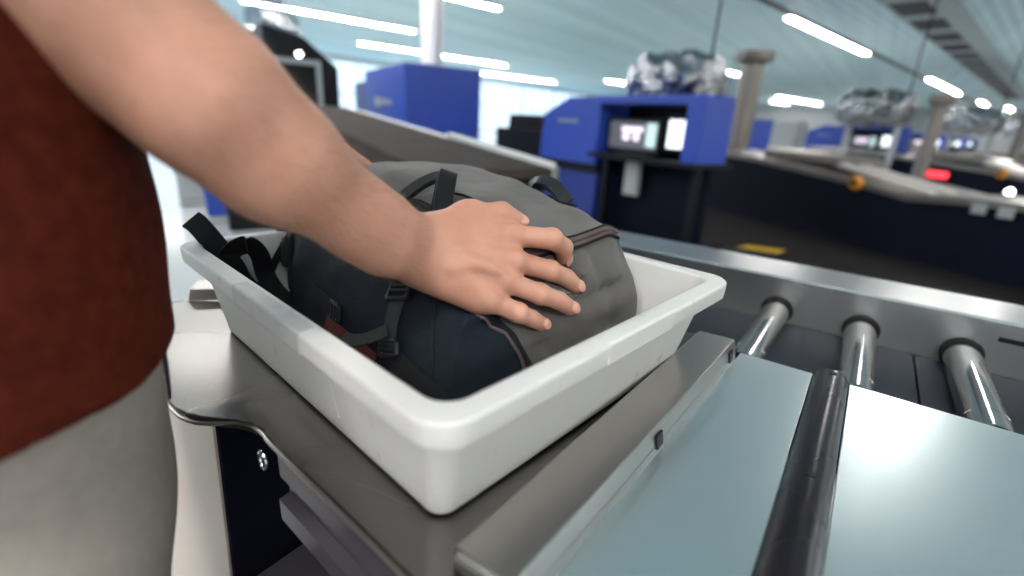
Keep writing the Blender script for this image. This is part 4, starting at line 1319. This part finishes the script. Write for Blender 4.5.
# fine hair on the forearm
rng = np.random.default_rng(3)
e1 = arm_v[arm_q[:, 2]] - arm_v[arm_q[:, 0]]; e2 = arm_v[arm_q[:, 3]] - arm_v[arm_q[:, 1]]
fn = np.cross(e1, e2); fn /= np.maximum(np.linalg.norm(fn, axis=1), 1e-9)[:, None]
fc = arm_v[arm_q].mean(1)
if ((fc - EL) * fn).sum(1).mean() < 0: fn = -fn
tt = (fc - EL) @ FA / np.linalg.norm(WR - EL)
ok = np.where((tt > -.15) & (tt < .93))[0]
pick = rng.choice(ok, 7000)
hv, hq = [], []
for n_, fi in enumerate(pick):
    p0 = fc[fi]; nn_ = fn[fi]
    d_ = FA * .85 + nn_ * .38 + rng.normal(size=3) * .28; d_ /= np.linalg.norm(d_)
    L_ = rng.uniform(.006, .013); sd_ = np.cross(d_, nn_); sd_ /= max(np.linalg.norm(sd_), 1e-6); sd_ *= .00007
    m_ = p0 + d_ * L_ * .5 + nn_ * .0012; e_ = p0 + d_ * L_ + nn_ * .0006
    b_ = len(hv); hv += [p0 - sd_, p0 + sd_, m_ + sd_ * .7, m_ - sd_ * .7, e_ + sd_ * .15, e_ - sd_ * .15]
    hq += [(b_, b_ + 1, b_ + 2, b_ + 3), (b_ + 3, b_ + 2, b_ + 4, b_ + 5)]
ah = np_obj('arm_hair', [(np.array(hv), np.array(hq))], pbr('arm_hair', (.22, .12, .06), .5, var=.3, scale=50), person)
ah['kind'] = 'stuff'
# finger nails
for f in list(HAND) + ['thumb']:
    J = HAND[f] if f != 'thumb' else TH
    ax_ = J[3] - J[2]; ax_ /= np.linalg.norm(ax_)
    dn = dors - ax_ * (dors @ ax_); dn /= np.linalg.norm(dn)
    ac = np.cross(ax_, dn)
    rr = RAD[f][3] if f != 'thumb' else .0088
    v, q = sdf_mesh([(ell(J[3] + dn * rr * .80 + ax_ * .001, np.stack([ax_, ac, dn]), (rr * .95, rr * .74, rr * .32)), 0.)], .0008, .004)
    np_obj('fingernail', [(v, q)], MT['nail'], person)

# hair
v, q = sdf_mesh([(e3(HC_ + V3(0, -.012, .022), (.086, .105, .110)), 0.), (e3(HC_ + V3(0, .10, -.055), (.10, .085, .10)), -.02), (e3(HC_ + V3(0, .03, -.15), (.12, .14, .09)), -.02)], .006)
np_obj('hair', [(relax(v, q, 2), q)], MT['hair'], person)


def cloth_noise(sx, sy, sz, amp):
    def f(ax):
        gx, gy, gz = np.meshgrid(*ax, indexing='ij')
        n = np.sin(gx * sx + 1.3 * np.sin(gz * sz * .6 + 1)) * np.sin(gy * sy + np.sin(gz * sz)) + .6 * np.sin(gz * sz * 1.7 + gx * 17 + gy * 11)
        return (n * amp).astype('f')
    return f


# shirt: trunk and two short sleeves
S_ = []
S_.append((cone(SH, SH + (EL - SH) * .30, .074, .066), .0)); S_.append((cone(LS, LS + (LE - LS) * .5, .072, .064), .0))
S_.append((cone(SH + (EL - SH) * .32, EL, .09, .09), -.004))
S_.append((cone(LS + (LE - LS) * .56, LE, .09, .09), -.004))
S_.append((e3((CX_, CY_ - .01, 1.36), (.190, .118, .13)), .03))
S_.append((cone((CX_ - .15, CY_ - .01, 1.405), (CX_ + .15, CY_ - .01, 1.42), .072, .072), .05))
S_.append((ell((CX_, CY_, 1.10), np.eye(3), (.187, .154, .34)), .05))
S_.append((ell((CX_, CY_, .95), np.eye(3), (.181, .150, .40)), .03))
HEM = .94
S_.append((e3((CX_, CY_, HEM - .3), (.9, .9, .3)), -.004))
S_.append((e3((CX_, CY_ + .01, 1.54), (.075, .07, .07)), -.01))
v, q = sdf_mesh(S_, .005, rough=cloth_noise(38, 30, 24, .0014))
np_obj('shirt', [(relax(v, q, 2), q)], MT['shirt'], person)
# trousers
T_ = []
T_.append((e3((CX_, CY_, .90), (.166, .138, .30)), 0.))
for sx in (-1, 1):
    T_.append((cone((CX_ + .082 * sx, CY_, .80), (CX_ + .09 * sx, CY_, .48), .098, .076), .03))
    T_.append((cone((CX_ + .09 * sx, CY_, .48), (CX_ + .10 * sx, CY_ - .035, .10), .078, .066), .03))
T_.append((e3((CX_, CY_, 1.10), (.4, .4, .12)), -.004))
v, q = sdf_mesh(T_, .006, rough=cloth_noise(26, 30, 22, .0034))
tr = np_obj('trousers', [(relax(v, q, 2), q)], MT['pants'], person)
# pocket edge at the right hip
TB_ = bmesh.new(); TB_.from_mesh(tr.data); TB_.transform(Matrix.Translation(person.location)); TBV = BVHTree.FromBMesh(TB_); TB_.free()
pk, pn = [], []
for c_ in ((-.452, .128, .945), (-.453, .127, .925), (-.456, .126, .902), (-.463, .122, .880)):
    l_, n_, _a, _b = TBV.find_nearest(Vector(c_))
    if n_.dot(l_ - Vector((CX_, CY_, l_.z))) < 0: n_ = -n_
    pk.append(l_ + n_ * .002); pn.append(n_)
spk = smooth_path(pk, 5); spn = smooth_path(pn, 5)
bm = bmesh.new(); ribbon(bm, spk, spn, .009, .003); from_bm('pocket_edge', bm, MT['webgrey'], person)
for sx in (-1, 1):
    v, q = sdf_mesh([(cone((CX_ + .10 * sx, CY_ - .08, .05), (CX_ + .115 * sx, CY_ + .15, .042), .048, .042), 0.), (e3((CX_ + .1 * sx, CY_, -.3), (1, 1, .3)), -.004)], .006)
    np_obj('shoe', [(v, q)], MT['black'], person)
